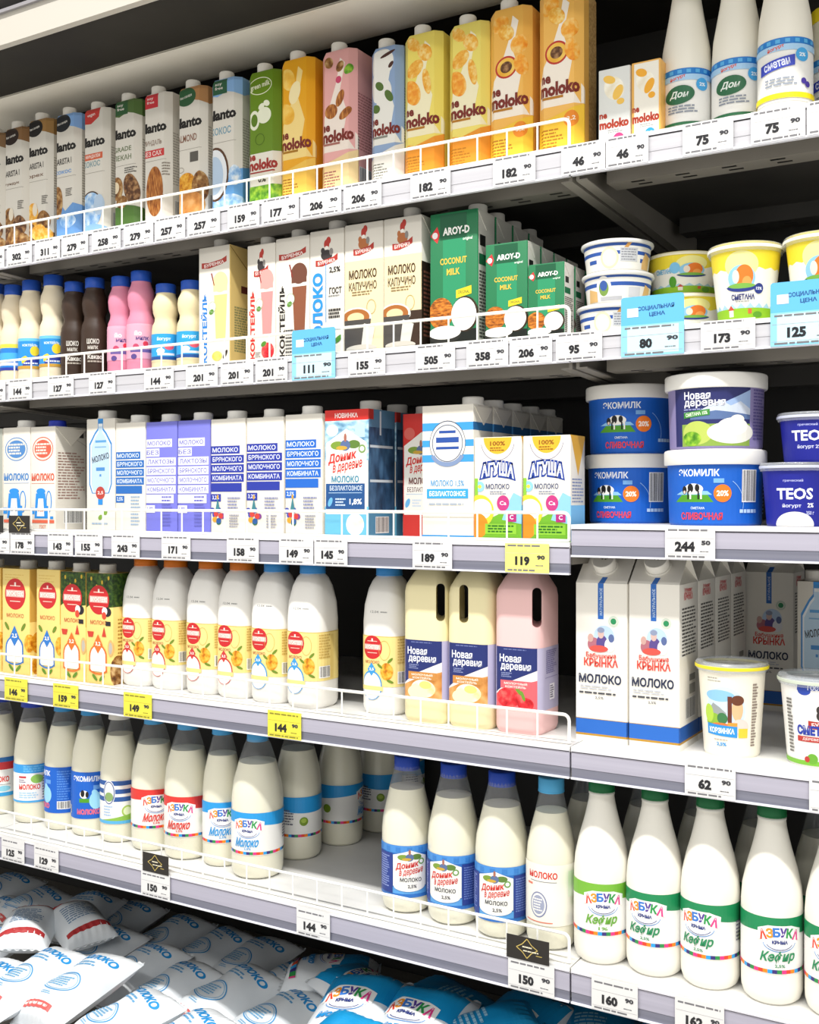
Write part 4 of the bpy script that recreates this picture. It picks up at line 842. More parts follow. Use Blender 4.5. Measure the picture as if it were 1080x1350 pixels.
def lab_ekomilk(rot):
    def f(a, L):
        a.rect(-L/2, 36, L/2, 128, '#1a62c8'); a.text('ЭКОМИЛК', rot-6, 115, 58, 11, '#f2f5fa', .03); a.rect(rot+8, 94, rot+24, 102, '#6aa0e0'); a.ell(rot-10, 84, 9, 8, '#f2f0ea'); a.ell(rot-13, 86, 4, 7, '#1c1a1a'); a.ell(rot-4, 84, 3, 6, '#1c1a1a'); a.rect(rot-20, 68, rot+4, 76, '#4f9a2a'); a.ell(rot+13, 72, 13, 17, '#9ad4ee'); a.ell(rot+11, 86, 6, 8, '#9ad4ee', rot=.4); a.text('МОЛОКО', rot-2, 50, 46, 11, '#e06a84', .06)
        a.lines(rot+38, 62, rot+66, 122, 12, '#5a92e0', 5, .5); a.barcode(rot+38, 44, rot+64, 60); a.lines(rot-70, 62, rot-44, 122, 12, '#5a92e0', 5, .5); a.barcode(rot-70, 44, rot-44, 60)
    return f
def lab_stripe(a, L):
    for z in (112, 96, 81): a.rect(-L/2, z, L/2, z+9, '#2f5aa0')
    a.ell(-22, 98, 13, 24, '#e9eaec'); a.ell(-22, 90, 9, 9, '#8aa86a'); a.ring(-22, 98, 12, 22, 2, '#5a6a9a'); a.ell(14, 62, 11, 11, '#a8c85a'); a.ell(14, 62, 8, 8, '#e0eac0'); a.poly([(-40, 44), (40, 44), (40, 60), (-10, 50)], '#8ab84a'); a.rect(-L/2, 38, L/2, 44, '#5ab0e0'); a.lines(-34, 52, -14, 74, 4, '#a8c4e4', 5)
b5 = [(-24, .11, 38, lab_left, (40, 122), '#1f3fae', 24, 'milk bottle with a dark blue cap cut off by the left edge of the photo', 210),
      (18, .105, 38.5, lab_prost, (44, 122), '#2340b8', 24, 'clear milk bottle with a dark blue cap and a green leaf mark', 206),
      (58.5, .105, 38.5, lab_ekomilk(-52), (36, 128), '#3a9ad8', 20, 'milk bottle with a solid blue label turned to its barcode', 208),
      (94, .105, 38.5, lab_ekomilk(-4), (36, 128), '#3a9ad8', 20, 'milk bottle with a solid blue label and a black and white cow', 208),
      (132, .105, 38, lab_stripe, (38, 122), '#e6e2da', 22, 'milk bottle with a white cap and dark blue stripes', 206)]
for px, Y, R, la, lz, cc_, cr, lab, lv in b5:
    bottle('milk_bottle', lab, 'assorted milk bottles at the left of the lowest white shelf', XL(px, R/1000, Y), Y, DECK['E'], R, PM, la, lz, cc_, (236, 254), cr, level=lv)

# rounded square white bottles, fourth shelf
def vk_label(c, pct, sh):
    def f(a, L):
        a.rect(-L/2, 47, L/2, 129, '#efd98c'); a.rect(-L/2, 127.6, L/2, 129, '#d8b860'); vkus_badge(a, sh-9, 110, 19); a.text('МОЛОКО', sh-9, 86, 28, 5, '#b0522c', .01); a.ring(sh+14, 106, 10, 16, .7, '#c8a850')
        a.ell(sh+18, 72, 11, 14, 'cookie'); a.ell(sh+24, 90, 6, 2.2, '#6f8a2a', rot=.8); a.ell(sh+6, 80, 6, 2.2, '#6f8a2a', rot=-.6); a.ell(sh+24, 56, 6, 2.2, '#6f8a2a', rot=-.4)
        a.ell(sh-10, 48, 20, 24, c); a.ell(sh-10, 47, 18, 22, '#f3efe8'); a.rect(sh-32, 40, sh+12, 47, '#efd98c'); a.poly([(sh-18, 74), (sh-10, 63), (sh-2, 74), (sh-10, 85)], c); a.text(pct, sh-10, 74, 9, 5, '#fff8f0', .03)
        a.lines(sh+36, 84, sh+66, 126, 9, '#c8a85a', 5); a.barcode(sh+36, 52, sh+60, 72); a.rect(sh+62, 50, sh+70, 124, '#e2c878')
    return f
VP = [(0, .84), (5, .95), (12, 1), (150, 1), (178, .95), (205, .79), (218, .64), (225, .5), (227, .44), (240, .43)]
def vk(label, px, Y, c, pct, capc):
    R = .038*1.31
    X = XL(px, R, Y); root = thing('white_milk_bottle', label, 'bottle', (X, Y, DECK['D']), 'white plastic milk bottles with yellow labels')
    sec = rrect(76, 76, 25, 6)
    m = MB().loft(sec, VP, '#efede8')
    a = Art(); a.text('12.04', -6, 168, 16, 4, '#8a8a88', .01); a.lines(6, 166, 20, 170, 1, '#9a9a98', 3); m.art(a, Wrap(sec, VP)); m.build('body', root)
    pr = [(47, 1), (129, 1)]; m = MB().loft(sec, pr, '#efd98c', bottom=False, top=False, off=.5)
    a = Art(); vk_label(c, pct, 0)(a, sec.L); m.art(a, Wrap(sec, pr), off0=.56); m.build('label', root)
    ring_cap(root, 22, 226, 243, capc)
    return root
og, bl = '#d8741e', '#3a8fd8'
for px, Y, c, pct, cp, lab in ((157, .085, '#c8383a', '3,2', og, 'white milk bottle with an orange cap, leftmost of the four'),
                           (196, .085, '#c8383a', '3,2', og, 'white milk bottle with an orange cap, second of the four'),
                           (241.5, .08, '#c8383a', '3,2', og, 'white milk bottle with an orange cap, third of the four'),
                           (282.5, .08, '#c8383a', '3,2', og, 'white milk bottle with an orange cap, fourth of the four'),
                           (327, .075, '#3a98d8', '2,5', bl, 'white milk bottle with a blue cap, right beside the orange-capped row'),
                           (374, .07, '#3a98d8', '2,5', bl, 'white milk bottle with a blue cap at the open gap of the fourth shelf'),
                           (474, .09, '#3a98d8', '2,5', bl, 'white milk bottle with a blue cap standing alone beside the yellow jug')):
    vk(lab, px, Y, c, pct, cp)

# jugs with handles
def jug(label, x0, body, box, pic, hx, turn, Y=.035, pal='#b9b4d0'):
    W, D = 78, 82; X = X_at(x0, Y)+W/2000
    root = thing('dessert_milk_jug', label, 'jug', (X, Y+D/2000, DECK['D']), 'handled plastic jugs')
    sec = rrect(W, D, 17, 6); prof = [(0, .9), (5, .97), (10, 1), (205, 1), (216, .96), (234, .72), (246, .5), (250, .44)]
    o = MB().loft(sec, prof, body).build('body', root)
    R = 7; P = [(R*math.cos(math.pi*i/10), 213+R*math.sin(math.pi*i/10)) for i in range(11)]+[(-R*math.cos(math.pi*i/10), 168-R*math.sin(math.pi*i/10)) for i in range(11)]
    c = MB().prism(P, 'y', -75, 75, body).build('cutter'); c.location = root.location+Vector((hx*.001, 0, 0)); c.rotation_euler.z = math.radians(turn)
    bpy.context.view_layer.update()
    import bmesh
    bm = bmesh.new(); bm.from_mesh(c.data); bmesh.ops.remove_doubles(bm, verts=bm.verts, dist=1e-6); bmesh.ops.recalc_face_normals(bm, faces=bm.faces); bm.to_mesh(c.data); bm.free()
    bm = bmesh.new(); bm.from_mesh(o.data); bmesh.ops.recalc_face_normals(bm, faces=bm.faces); bm.to_mesh(o.data); bm.free()
    md = o.modifiers.new('handle_hole', 'BOOLEAN'); md.operation = 'DIFFERENCE'; md.object = c; md.solver = 'EXACT'
    dg = bpy.context.evaluated_depsgraph_get(); me = bpy.data.meshes.new_from_object(o.evaluated_get(dg)); o.modifiers.clear(); o.data = me; bpy.data.objects.remove(c)
    me.set_sharp_from_angle(angle=math.radians(35))
    pr = [(36, 1), (130, 1)]; m = MB().loft(sec, pr, pal, bottom=False, top=False, off=.4); a = Art(); w = W/2
    a.rect(-w+4, 36, w-5, 130, '#24306e'); a.lines(-20, 125, 20, 128, 1, '#6a74a8', 3); a.text('Новая', -9, 113, 36, 12, '#eceef6', .025); a.text('деревня', 0, 99, 50, 12, '#eceef6', .025); a.lines(-24, 84, -6, 92, 3, '#8a94c0', 4)
    a.poly([(w-5, 36), (w-5, 97), (-10, 78), (-w+4, 60), (-w+4, 36)], '#e9e4e4'); a.poly([(w-5, 36), (w-5, 82), (0, 74), (-w+4, 58), (-w+4, 36)], box)
    pic(a, w); a.rect(-w+14, 68, w-14, 80, box if box != 'caramel' else '#c98a44'); a.text('МОЛОЧНЫЙ', 0, 76, 38, 4, '#f8eee4', .02); a.text('КОКТЕЙЛЬ', 0, 71, 34, 4, '#f8eee4', .02)
    a.lines(w+14, 90, w+52, 126, 12, '#7a74a4', 5); a.rect(w+10, 84, w+56, 84.7, '#7a74a4'); a.rect(w+26, 50, w+44, 74, '#e9e6ee')
    a.lines(w+28, 52, w+42, 72, 6, '#55506a', 5, .6)
    m.art(a, Wrap(sec, pr), off0=.46); m.build('label', root)
    ring_cap(root, 19, 249, 256, '#e8e0c8')
    return root
def pv(a, w): a.ell(2, 54, 22, 14, 'custard'); a.ell(-8, 48, 18, 11, '#f6ecc0'); a.ell(6, 60, 11, 6, '#f2e07c')
def ps(a, w): a.ell(-12, 54, 20, 15, 'berry'); a.ell(16, 46, 13, 10, 'berry'); a.ell(4, 66, 9, 3, '#6a9a34', rot=-.9); a.ell(12, 58, 8, 2.6, '#6a9a34', rot=-1.2)
jug('pale yellow handled jug with a vanilla dessert label, left one of the two', 529, '#efe4b6', 'caramel', pv, 11, 28)
jug('pale yellow handled jug with a vanilla dessert label, right one of the two', 587, '#efe4b6', 'caramel', pv, -27, 27)
jug('pink handled jug with a strawberry label at the end of the wire guard', 649.5, '#efc4c2', '#e2646c', ps, 16, 24)

# small wasp-waisted bottles on the second shelf
def waist(H): k = H/196; return [(0, .86), (4*k, .97), (9*k, 1), (92*k, 1), (104*k, .95), (114*k, .8), (122*k, .78), (132*k, .9), (146*k, .95), (158*k, .9), (168*k, .74), (174*k, .68), (178*k, .68)]
def lab_b1(a, L):
    a.rect(-L/2, 34, L/2, 92, '#2a8fd8'); a.rect(-L/2, 86, L/2, 92, '#6cc0e8'); a.text('КОКТЕЙЛЬ', -4, 78, 30, 6, '#e9f4fa', .03); a.ell(6, 66, 9, 10, '#f2d22e'); a.poly([(-18, 46), (24, 62), (30, 40), (-18, 36)], '#2b3a98'); a.poly([(-20, 40), (-4, 50), (-12, 56), (-22, 52)], '#f2d22e'); a.rect(-L/2, 30, L/2, 36, '#c89a3a'); a.lines(-16, 38, 14, 44, 1, '#dfe8f8', 4)
def lab_b0(a, L): a.rect(-L/2, 30, L/2, 84, '#2a7fd0'); a.rect(-L/2, 76, L/2, 84, '#e9d84a'); a.rect(-L/2, 52, L/2, 66, '#4aaee8'); a.rect(-L/2, 40, L/2, 46, '#e9e6ee'); a.rect(-L/2, 30, L/2, 36, '#2a3aa0')
def lab_dark(a, L): a.text('ШОКО', -4, 72, 24, 10, '#d8d4cc', .03); a.text('милк', -4, 60, 20, 7, '#cfcac0', .02); a.text('Какао', 0, 42, 28, 9, '#e0dcd4', .03); a.lines(-14, 30, 16, 36, 1, '#b0a89c', 3); a.rect(-22, 50, 22, 51, '#b0a89c')
def lab_pink(a, L): a.rect(-L/2, 30, L/2, 96, '#e2a6bc'); a.text('йо', -6, 78, 14, 9, '#f6e4ec', .04); a.text('милк', 2, 68, 24, 7, '#4a3a7a', .03); a.ell(8, 58, 5, 5, '#d8344a'); a.ell(-10, 52, 6, 6, '#c04a6a'); a.rect(-22, 42, 22, 48, '#6a5a9a'); a.ell(-14, 34, 6, 5, '#5a4a8a')
def lab_cr(a, L): a.rect(-L/2, 24, L/2, 72, '#2fa0dc'); a.text('йогурт', -4, 62, 26, 8, '#e6f4fa', .03); a.ell(6, 48, 9, 6, '#e0566a'); a.ell(-10, 40, 8, 5, '#f0f0f4'); a.rect(-L/2, 24, L/2, 30, '#24529a'); a.rect(-16, 32, 16, 36, '#e9e9f0')
BO = [(-20, 24, 216, '#e6d8bc', lab_b0, 'small cream-coloured drink bottle at the left edge of the photo'),
      (0.5, 26, 208, '#e6d8bc', lab_b0, 'cream drink bottle with a plain blue label, leftmost of the three'),
      (24, 26, 212, '#e9dcc0', lab_b1, 'cream drink bottle with a blue and yellow label, middle of the three'),
      (52, 27, 216, '#e9dcc0', lab_b1, 'cream drink bottle with a blue and yellow label, next to the chocolate bottle'),
      (80, 26, 196, '#3a2a20', lab_dark, 'dark brown chocolate drink bottle, left one of the two'),
      (107, 26, 198, '#3a2a20', lab_dark, 'dark brown chocolate drink bottle, right one of the two'),
      (141.5, 26, 193, '#dc8aa4', lab_pink, 'pink drink bottle, left one of the two'),
      (167, 27, 198, '#dc8aa4', lab_pink, 'pink drink bottle, right and taller one of the two'),
      (200, 26, 167, '#e8d9b0', lab_cr, 'short vanilla drink bottle with a blue label, left one of the two'),
      (233, 26, 167, '#e8d9b0', lab_cr, 'short vanilla drink bottle with a blue label beside the cocktail carton')]
for px, R, H, c, la, lab in BO:
    Y = .07; k = H/196
    bottle('drink_bottle', lab, 'small drink bottles with blue caps', XL(px, R/1000, Y), Y, DECK['B'], R, waist(H), la, (24*k if H < 180 else 30, (72 if H < 180 else 92 if c[1] == 'e' else 96)*1.0), '#2554b8', (176*k, H), R*.72, milk=c, sleeve=c)

# tall yoghurt bottles, topmost shelf
TP = [(0, .86), (4, .96), (10, 1), (105, 1), (132, .95), (157, .82), (180, .7), (202, .6), (222, .5), (232, .48)]
def lab_yog(oval, band):
    def f(a, L):
        a.rect(-L/2, 88, L/2, 97, '#2a80d0')
        for i in range(18): a.rect(-L/2+L*i/18, 90, -L/2+L*i/18+6, 95, '#5ab0e8')
        a.rect(-L/2, 80, L/2, 88, '#a8d0f0'); a.ell(22, 74, 9, 9, '#4aa8e4'); a.text('2%', 22, 74, 9, 5, '#f0f8fc', .03); a.text('йогурт', -12, 84, 22, 6, '#e0563c', .03, rot=.2)
        if oval[0] == 'g': a.ell(-10, 60, 21, 13, '#2f6a48', rot=.12); a.text('Дон', -10, 60, 24, 11, '#e8f0ea', .03, shear=.3)
        else: a.poly([(-34, 52), (12, 60), (12, 74), (-34, 66)], '#3a4ab8'); a.text('сметан', -11, 63, 34, 9, '#e0e4f8', .03, rot=.16); a.ell(24, 40, 4, 4, '#4a3a9a'); a.ell(30, 36, 4, 4, '#4a3a9a')
        a.lines(-26, 34, 24, 46, 3, '#8a92a0', 5); a.rect(-L/2, 18, L/2, 22 if oval[0] == 'g' else 25, band)
    return f
for px, py, o, bd, lab in ((872, .085, 'g', '#2a6a44', 'white yoghurt bottle with a green oval label, left one of the two'),
                       (938.5, .085, 'g', '#2a6a44', 'white yoghurt bottle with a green oval label, right one of the two'),
                       (999, .052, 'b', '#f2dc20', 'white yoghurt bottle with a blue banner and yellow foot band')):
    b = bottle('yoghurt_bottle', lab, 'tall yoghurt bottles on the topmost shelf', XL(px, .035, py), py, DECK2['A'], 34.9, TP, lab_yog(o, bd), (14, 97), '#2a8a4a' if o == 'g' else '#f2dc20', (232, 248), 18, milk='#f0ecdf')
    if o == 'b': pass
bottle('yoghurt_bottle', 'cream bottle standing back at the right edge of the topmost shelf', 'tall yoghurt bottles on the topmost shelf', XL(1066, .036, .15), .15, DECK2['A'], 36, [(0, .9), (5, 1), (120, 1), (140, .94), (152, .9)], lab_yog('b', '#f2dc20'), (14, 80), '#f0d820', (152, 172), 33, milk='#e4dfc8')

# ------------------------------------------------------------------ tubs, cups and pails
def tub(name, label, group, X, Y, z, R, H, taper, base, art, lidc, lid=None, cat='tub', lz=None, rot=0, lidH=9, lidk=1.06):
    root = thing(name, label, cat, (X, Y, z), group, math.atan2(-X, CAM_D+Y)+rot)
    sec = circle(R, 56); prof = [(0, taper*.97), (3, taper), (H-lidH, 1)]
    m = MB().loft(sec, prof, base); a = Art(); art(a, sec.L, H); m.art(a, Wrap(sec, prof)); m.build('body', root)
    if lid == 'clear':
        m = MB().loft(sec, [(H-lidH-3, 1.05), (H-lidH, lidk), (H-2, lidk), (H, lidk*.97), (H, lidk*.8), (H-5, lidk*.78)], 'clearlid'); m.build('clear_lid', root)
        MB().loft(sec, [(H-lidH+.5, lidk+.008), (H-lidH+1, lidk+.02), (H-4.5, lidk+.02), (H-4, lidk+.008)], lidc, bottom=False, top=False).build('rim', root); MB().loft(sec, [(H-lidH-1.2, .98), (H-lidH-.6, .98)], '#c9cbd0:.25').build('foil_seal', root)
    elif lid == 'dome': pass
    else:
        m = MB().loft(sec, [(H-lidH-2, lidk*.985), (H-lidH, lidk), (H-3, lidk), (H-1, lidk*.985), (H, lidk*.95), (H, lidk*.88), (H-2.5, lidk*.86)], lidc); m.build('lid', root)
    return root
# white pails with blue labels, third shelf
def cow(a, cx, cz, w):
    a.ell(cx, cz, w*.5, w*.26, '#f2f0ea'); a.ell(cx-w*.16, cz+w*.03, w*.16, w*.22, '#1c1a1a'); a.ell(cx+w*.2, cz+w*.05, w*.12, w*.18, '#1c1a1a'); a.ell(cx-w*.5, cz-w*.06, w*.13, w*.2, '#1c1a1a'); a.ell(cx-w*.5, cz-w*.16, w*.07, w*.08, '#e8c8b8')
    for x in (-.34, -.2, .22, .36): a.rect(cx+x*w, cz-w*.5, cx+x*w+w*.08, cz-w*.1, '#f2f0ea' if x in (-.2, .36) else '#1c1a1a')
def pail_blue(sh, bar=True):
    def f(a, L, H):
        a.rect(-L/2, 3, L/2, H-16, '#1860c4'); a.text('ЭКОМИЛК', sh-8, H-32, 60, 10, '#f0f3f8', .028); a.poly([(sh-46, 32), (sh+14, 32), (sh+6, 42), (sh-30, 44)], '#4f9a2a'); a.poly([(sh-44, 42), (sh+12, 42), (sh+6, 47), (sh-30, 48)], '#8ac0ec'); cow(a, sh-14, 50, 28)
        a.rect(sh+14, 58, sh+28, 64, '#7ab0e8'); a.ell(sh+26, 44, 12, 12, '#ee7a22'); a.text('20%', sh+26, 44, 16, 8, '#fdeee0', .04); a.text('СМЕТАНА', sh-8, 24, 20, 3.4, '#e6eef8', .02); a.text('СЛИВОЧНАЯ', sh-4, 13, 60, 10, '#e8404a', .03)
        a.ring(sh+10, 30, 46, 40, .8, '#9ac4f0', -10, 50); b = sh+66; bar and a.barcode(b-13, 32, b+13, 76); a.lines(b-16, 16, b+16, 22, 1, '#b8d4f4', 3, .8); a.rect(b+30, 4, b+31, H-17, '#6a98dc'); a.lines(b+36, 14, b+56, H-26, 12, '#7aa4e0', 5)
    return f
def pail_village(a, L, H):
    a.rect(-L/2, 3, L/2, H-16, '#8f86b4'); w = 50
    a.rect(-w-14, 4, w, H-17, '#2b2f66'); a.poly([(-30, 44), (w, H-24), (w, 44)], '#9ab4dc'); a.poly([(-36, 46), (-10, 58), (6, 66), (20, 58), (34, 64), (w, 54), (w, 40), (-36, 40)], '#c9d3e2'); a.poly([(-36, 46), (0, 52), (w, 46), (w, 40), (-36, 40)], '#5a72a0')
    a.rect(-w, 4, w, 34, '#8aa84a'); a.ell(-26, 22, 22, 16, '#b8c860'); a.ell(22, 22, 34, 15, '#eceade'); a.ell(24, 30, 22, 12, '#f6f4ec'); a.ell(30, 40, 10, 6, '#f2f0e6'); a.ell(-34, 14, 14, 10, 'greenleaf')
    a.text('Новая', -26, H-31, 38, 11, '#e9ebf4', .025); a.text('деревня', -16, H-43, 58, 11, '#e9ebf4', .025); a.lines(-46, H-56, -10, H-48, 2, '#8a90c0', 4); a.poly([(-46, 42), (-8, 46), (-8, 54), (-46, 50)], '#3f8a3a'); a.text('СМЕТАНА 15%', -27, 48, 32, 5, '#e6f0dc', .03, rot=.1)
    a.lines(w+6, 12, w+40, H-22, 16, '#5f5690', 6)
GP = 'large pails of sour cream with white lids'
Y0, Y1 = .085, .168; P1, P2 = XL(771.5, .070, Y1), XL(875.5, .070, Y0); zc = DECK2['C']; PH = 104
for X, z, art, lab in ((P1, zc, pail_blue(-26), 'blue pail with a white lid, bottom one of the left stack'), (P2, zc, pail_blue(-16), 'blue pail with a white lid, bottom one of the right stack'),
                   (P1+.001, zc+PH/1000, pail_blue(-8, False), 'blue pail with a white lid, top one of the left stack'), (P2+.001, zc+PH/1000, pail_village, 'navy pail with a mountain picture, top one of the right stack')):
    tub('sour_cream_pail', lab, GP, X, Y1 if X < P1+.01 else Y0, z, 65, PH, .965, '#1860c4' if art is not pail_village else '#8f86b4', art, '#eeece6', lidH=19, lidk=1.075)
def teos(a, L, H): a.rect(-L/2, 3, L/2, H-10, '#1d2390'); a.text('греческий', -4, H-24, 26, 4, '#b8bce8', .02); a.text('TEOS', -2, H-41, 50, 15, '#f2f3fa', .03); a.text('йогурт', -6, H-57, 26, 6, '#d8dcf4', .02); a.text('2%', 20, H-56, 9, 6, '#f2f3fa', .03); a.text('350 г', 20, H-66, 12, 5, '#c8ccf0', .02); a.poly([(-2+29*math.cos(math.pi*i/18), .6+19*math.sin(math.pi*i/18)) for i in range(19)], '#f4f2ea')
T0 = XL(1001, .047, .062)
tub('yoghurt_cup', 'dark blue yoghurt cup with a clear lid, lower one of its stack', 'dark blue yoghurt cups', T0, .062, zc, 43, 84, .87, '#1d2390', teos, '#c8cce0', lid='clear', lidH=8, lidk=1.08)
tub('yoghurt_cup', 'dark blue yoghurt cup with a clear lid, upper one of its stack', 'dark blue yoghurt cups', T0+.02, .075, zc+.0842, 43, 66, .87, '#1d2390', lambda a, L, H: (a.rect(-L/2, 3, L/2, H-10, '#1d2390'), a.text('греческий', -8, H-17, 26, 4, '#b8bce8', .02), a.text('TEOS', -6, H-31, 50, 14, '#f2f3fa', .03), a.text('йогурт 2%', -6, H-46, 34, 6, '#d8dcf4', .02)), '#c8cce0', lid='clear', lidH=8, lidk=1.08)

# stacked curd tubs, second shelf right bay
def curd(sh):
    def f(a, L, H):
        a.rect(-L/2, 3, L/2, H-5, '#e9e7e0')
        for z0, z1 in ((.78, .92), (.52, .63)): a.rect(-L/2, H*z0, L/2, H*z1, '#2f56a4')
        a.rect(sh-52, H*.28, sh-36, H*.4, '#2f56a4'); a.rect(sh+36, H*.28, sh+54, H*.4, '#2f56a4')
        a.ell(sh-14, H*.42, 14, H*.33, '#e6d8b4'); a.ell(sh-14, H*.42, 11, H*.26, '#f2ead2'); a.rect(sh+2, H*.3, sh+30, H*.72, '#c6c8cc'); a.lines(sh+4, H*.32, sh+28, H*.7, 5, '#8a8c94', 4); a.poly([(sh+40, 4), (sh+58, 4), (sh+60, H*.5), (sh+46, H*.6), (sh+40, H*.3)], '#d8b072'); a.poly([(sh+8, H*.72), (sh+14, H*.72), (sh+24, H), (sh+18, H)], '#cf9a54')
    return f
def curd2(sh):
    def f(a, L, H):
        a.rect(-L/2, 3, L/2, H-5, '#e9e7e0')
        for z0, z1 in ((.8, .94), (.54, .66)): a.rect(-L/2, H*z0, L/2, H*z1, '#2f56a4')
        a.ell(sh-24, H*.5, 12, H*.36, '#e9e7e0'); a.ell(sh-24, H*.48, 8, H*.24, '#7a9a4a'); a.ell(sh-24, H*.56, 6, H*.16, '#3a5aa0'); a.rect(sh-30, H*.1, sh+4, H*.22, '#b8b8bc'); a.rect(sh+14, H*.2, sh+34, H*.5, '#d0d0d4'); a.poly([(sh+38, 4), (sh+56, 4), (sh+58, H*.5), (sh+44, H*.6)], '#d8b072'); a.poly([(sh-56, 4), (sh-36, 4), (sh-36, H*.4), (sh-52, H*.5)], '#d8b072')
    return f
CX = XL(766, .053, .085); zb = DECK2['B']; hh = 46
for i, (dx, ar, w) in enumerate(((-.007, curd(-2), 'bottom one'), (.001, curd2(2), 'middle one'), (.0, curd(2), 'top one'))):
    tub('curd_tub', f'white curd tub with blue stripes, {w} of the stack of three', 'striped curd tubs', CX+dx, .085, zb+i*hh/1000, 49, hh, .9, '#e9e7e0', ar, '#d9d8d4', lidH=4, lidk=1.08)
def meadow(a, L, H, sh, tall):
    a.rect(-L/2, 3, L/2, H, '#f3f0e6')
    a.add([[(-L/2+L*i/30, H*(.66 if tall else .6)+(3 if i % 2 else 0)), (-L/2+L*(i+1)/30, H*(.66 if tall else .6)+(0 if i % 2 else 3)), (-L/2+L*(i+1)/30, H), (-L/2+L*i/30, H)] for i in range(30)], '#f2dc3a')
    a.ell(sh, H*.72, 24, H*.17, '#f6ee9c')
    a.rect(-L/2, 3, L/2, H*.2, '#8fbf2a'); a.add([[(-L/2+L*i/20, H*.2), (-L/2+L*(i+1)/20, H*.2), (-L/2+L*(i+.5)/20, H*.26)] for i in range(20)], '#a8cfe0'); a.rect(sh-22, H*.1, sh-14, H*.18, '#e9e2d4'); a.poly([(sh-24, H*.18), (sh-12, H*.18), (sh-18, H*.24)], '#c8503c'); a.rect(sh+10, H*.13, sh+16, H*.19, '#d8643c'); a.ell(sh+26, H*.12, 8, 4, '#5f9a2a')
    a.ell(sh, H*.56, 20, H*.16, '#8fc8ec'); a.ell(sh+4, H*.58, 13, H*.14, '#e87a2c'); a.ell(sh-8, H*.58, 5, H*.08, '#f2e2d0'); a.ell(sh+8, H*.5, 7, H*.08, '#f0a054'); a.ell(sh, H*.455, 22, H*.045, '#7ab04a'); a.ring(sh, H*.47, 24, H*.075, H*.04, '#2c3a84', 190, 350)
def sc_cup(sh): return lambda a, L, H: (meadow(a, L, H, sh, True), a.text('СМЕТАНА', sh+2, H*.335, 36, 8, '#2c3272', .04), a.lines(sh-10, H*.27, sh+14, H*.29, 1, '#888', 3), a.ell(sh+26, H*.43, 7, 7, '#2c3a84'), a.text('15%', sh+26, H*.43, 9, 4, '#eceef8', .03))
def sc_tub(sh): return lambda a, L, H: (meadow(a, L, H, sh, False), a.text('СМЕТАНА', sh-44, H*.56, 30, 7, '#5ab0e0', .03), a.ell(sh-26, H*.62, 8, 8, '#7fc4ec'), a.ell(sh-30, H*.3, 6, 8, '#4f9a2a'))
u1 = XL(851.5, .056, .158); tub('sour_cream_tub', 'yellow sour cream tub behind the blue price card, top one of two', 'yellow sour cream tubs', u1, .158, zb+.0625, 53, 62, .86, '#f3f0e6', sc_tub(12), '#f0ead0', lidH=3, lidk=1.05)
tub('sour_cream_tub', 'yellow sour cream tub behind the blue price card, lower one of two', 'yellow sour cream tubs', u1+.008, .158, zb, 53, 62.5, .86, '#f3f0e6', sc_tub(8), '#f0ead0', lidH=3, lidk=1.05)
u2 = XL(932, .0515, .075); tub('sour_cream_cup', 'tall yellow sour cream cup with a clear lid between the two blue price cards', 'tall yellow sour cream cups', u2, .075, zb, 46.3, 110, .76, '#f3f0e6', sc_cup(-6), '#f4f2ea', lid='clear', lidH=9, lidk=1.08, cat='cup')
u3 = XL(1031, .0515, .075); tub('sour_cream_cup', 'tall yellow sour cream cup with a clear lid at the right edge of the photo', 'tall yellow sour cream cups', u3, .075, zb, 46.3, 112, .76, '#f3f0e6', sc_cup(-4), '#f4f2ea', lid='clear', lidH=9, lidk=1.08, cat='cup')
tub('sour_cream_tub', 'yellow sour cream tub standing back between the two tall cups', 'yellow sour cream tubs', (u2+u3)/2+.034, .215, zb+.012, 50, 60, .86, '#f3f0e6', sc_tub(8), '#e8d23a', lidH=3, lidk=1.05).location.z = zb

# cups on the fourth shelf, right bay
def basket(a, L, H):
    a.rect(-L/2, 3, L/2, H-8, '#f2ecdc'); s = -10
    a.lines(s-26, H*.8, s-4, H*.86, 2, '#b0aca0', 4); a.ell(s, H*.5, 30, H*.26, '#cfe4f4'); a.ell(s-8, H*.66, 22, 8, '#8fc4ea'); a.poly([(s-30, H*.46), (s-18, H*.58), (s-8, H*.54), (s+2, H*.48), (s+2, H*.4), (s-30, H*.38)], '#9aa0a0'); a.ell(s-18, H*.38, 14, H*.09, '#8fb83a'); a.ell(s-26, H*.46, 8, H*.1, '#b4d44a'); a.ell(s-4, H*.42, 8, H*.06, '#3f7a4a'); a.ell(s-6, H*.34, 16, 4, '#e8783a')
    a.rect(s+4, H*.36, s+10, H*.66, '#6a3428'); a.ell(s+18, H*.52, 8, H*.12, '#e6b98c'); a.ell(s+18, H*.62, 9, 7, '#6a3a26'); a.ell(s+22, H*.34, 13, H*.08, '#dcd0c8'); a.rect(s+4, H*.28, s+18, H*.38, '#e89a3a'); a.rect(s+20, H*.22, s+34, H*.32, '#f0c83a')
    a.poly([(s-30, H*.24), (s+18, H*.22), (s+18, H*.34), (s-30, H*.355)], '#2f90d8'); a.text('КОРЗИНКА', s-6, H*.288, 40, 8, '#eef6fc', .04); a.text('2,5%', s-6, H*.14, 16, 6, '#4a9ad8', .04); a.lines(s-18, H*.18, s+6, H*.2, 1, '#b09a90', 3); a.lines(s+40, H*.12, s+50, H*.8, 22, '#8a7a70', 5, .6)
d1 = XL(919, .047, .082); tub('kefir_cup', 'cream cup with a clear lid in a yellow ring and a country picture', 'cups on the fourth shelf', d1, .082, DECK['D'], 45, 128, .83, '#f2ecdc', basket, '#f0dc30', lid='clear', lidH=9, lidk=1.09, cat='cup')
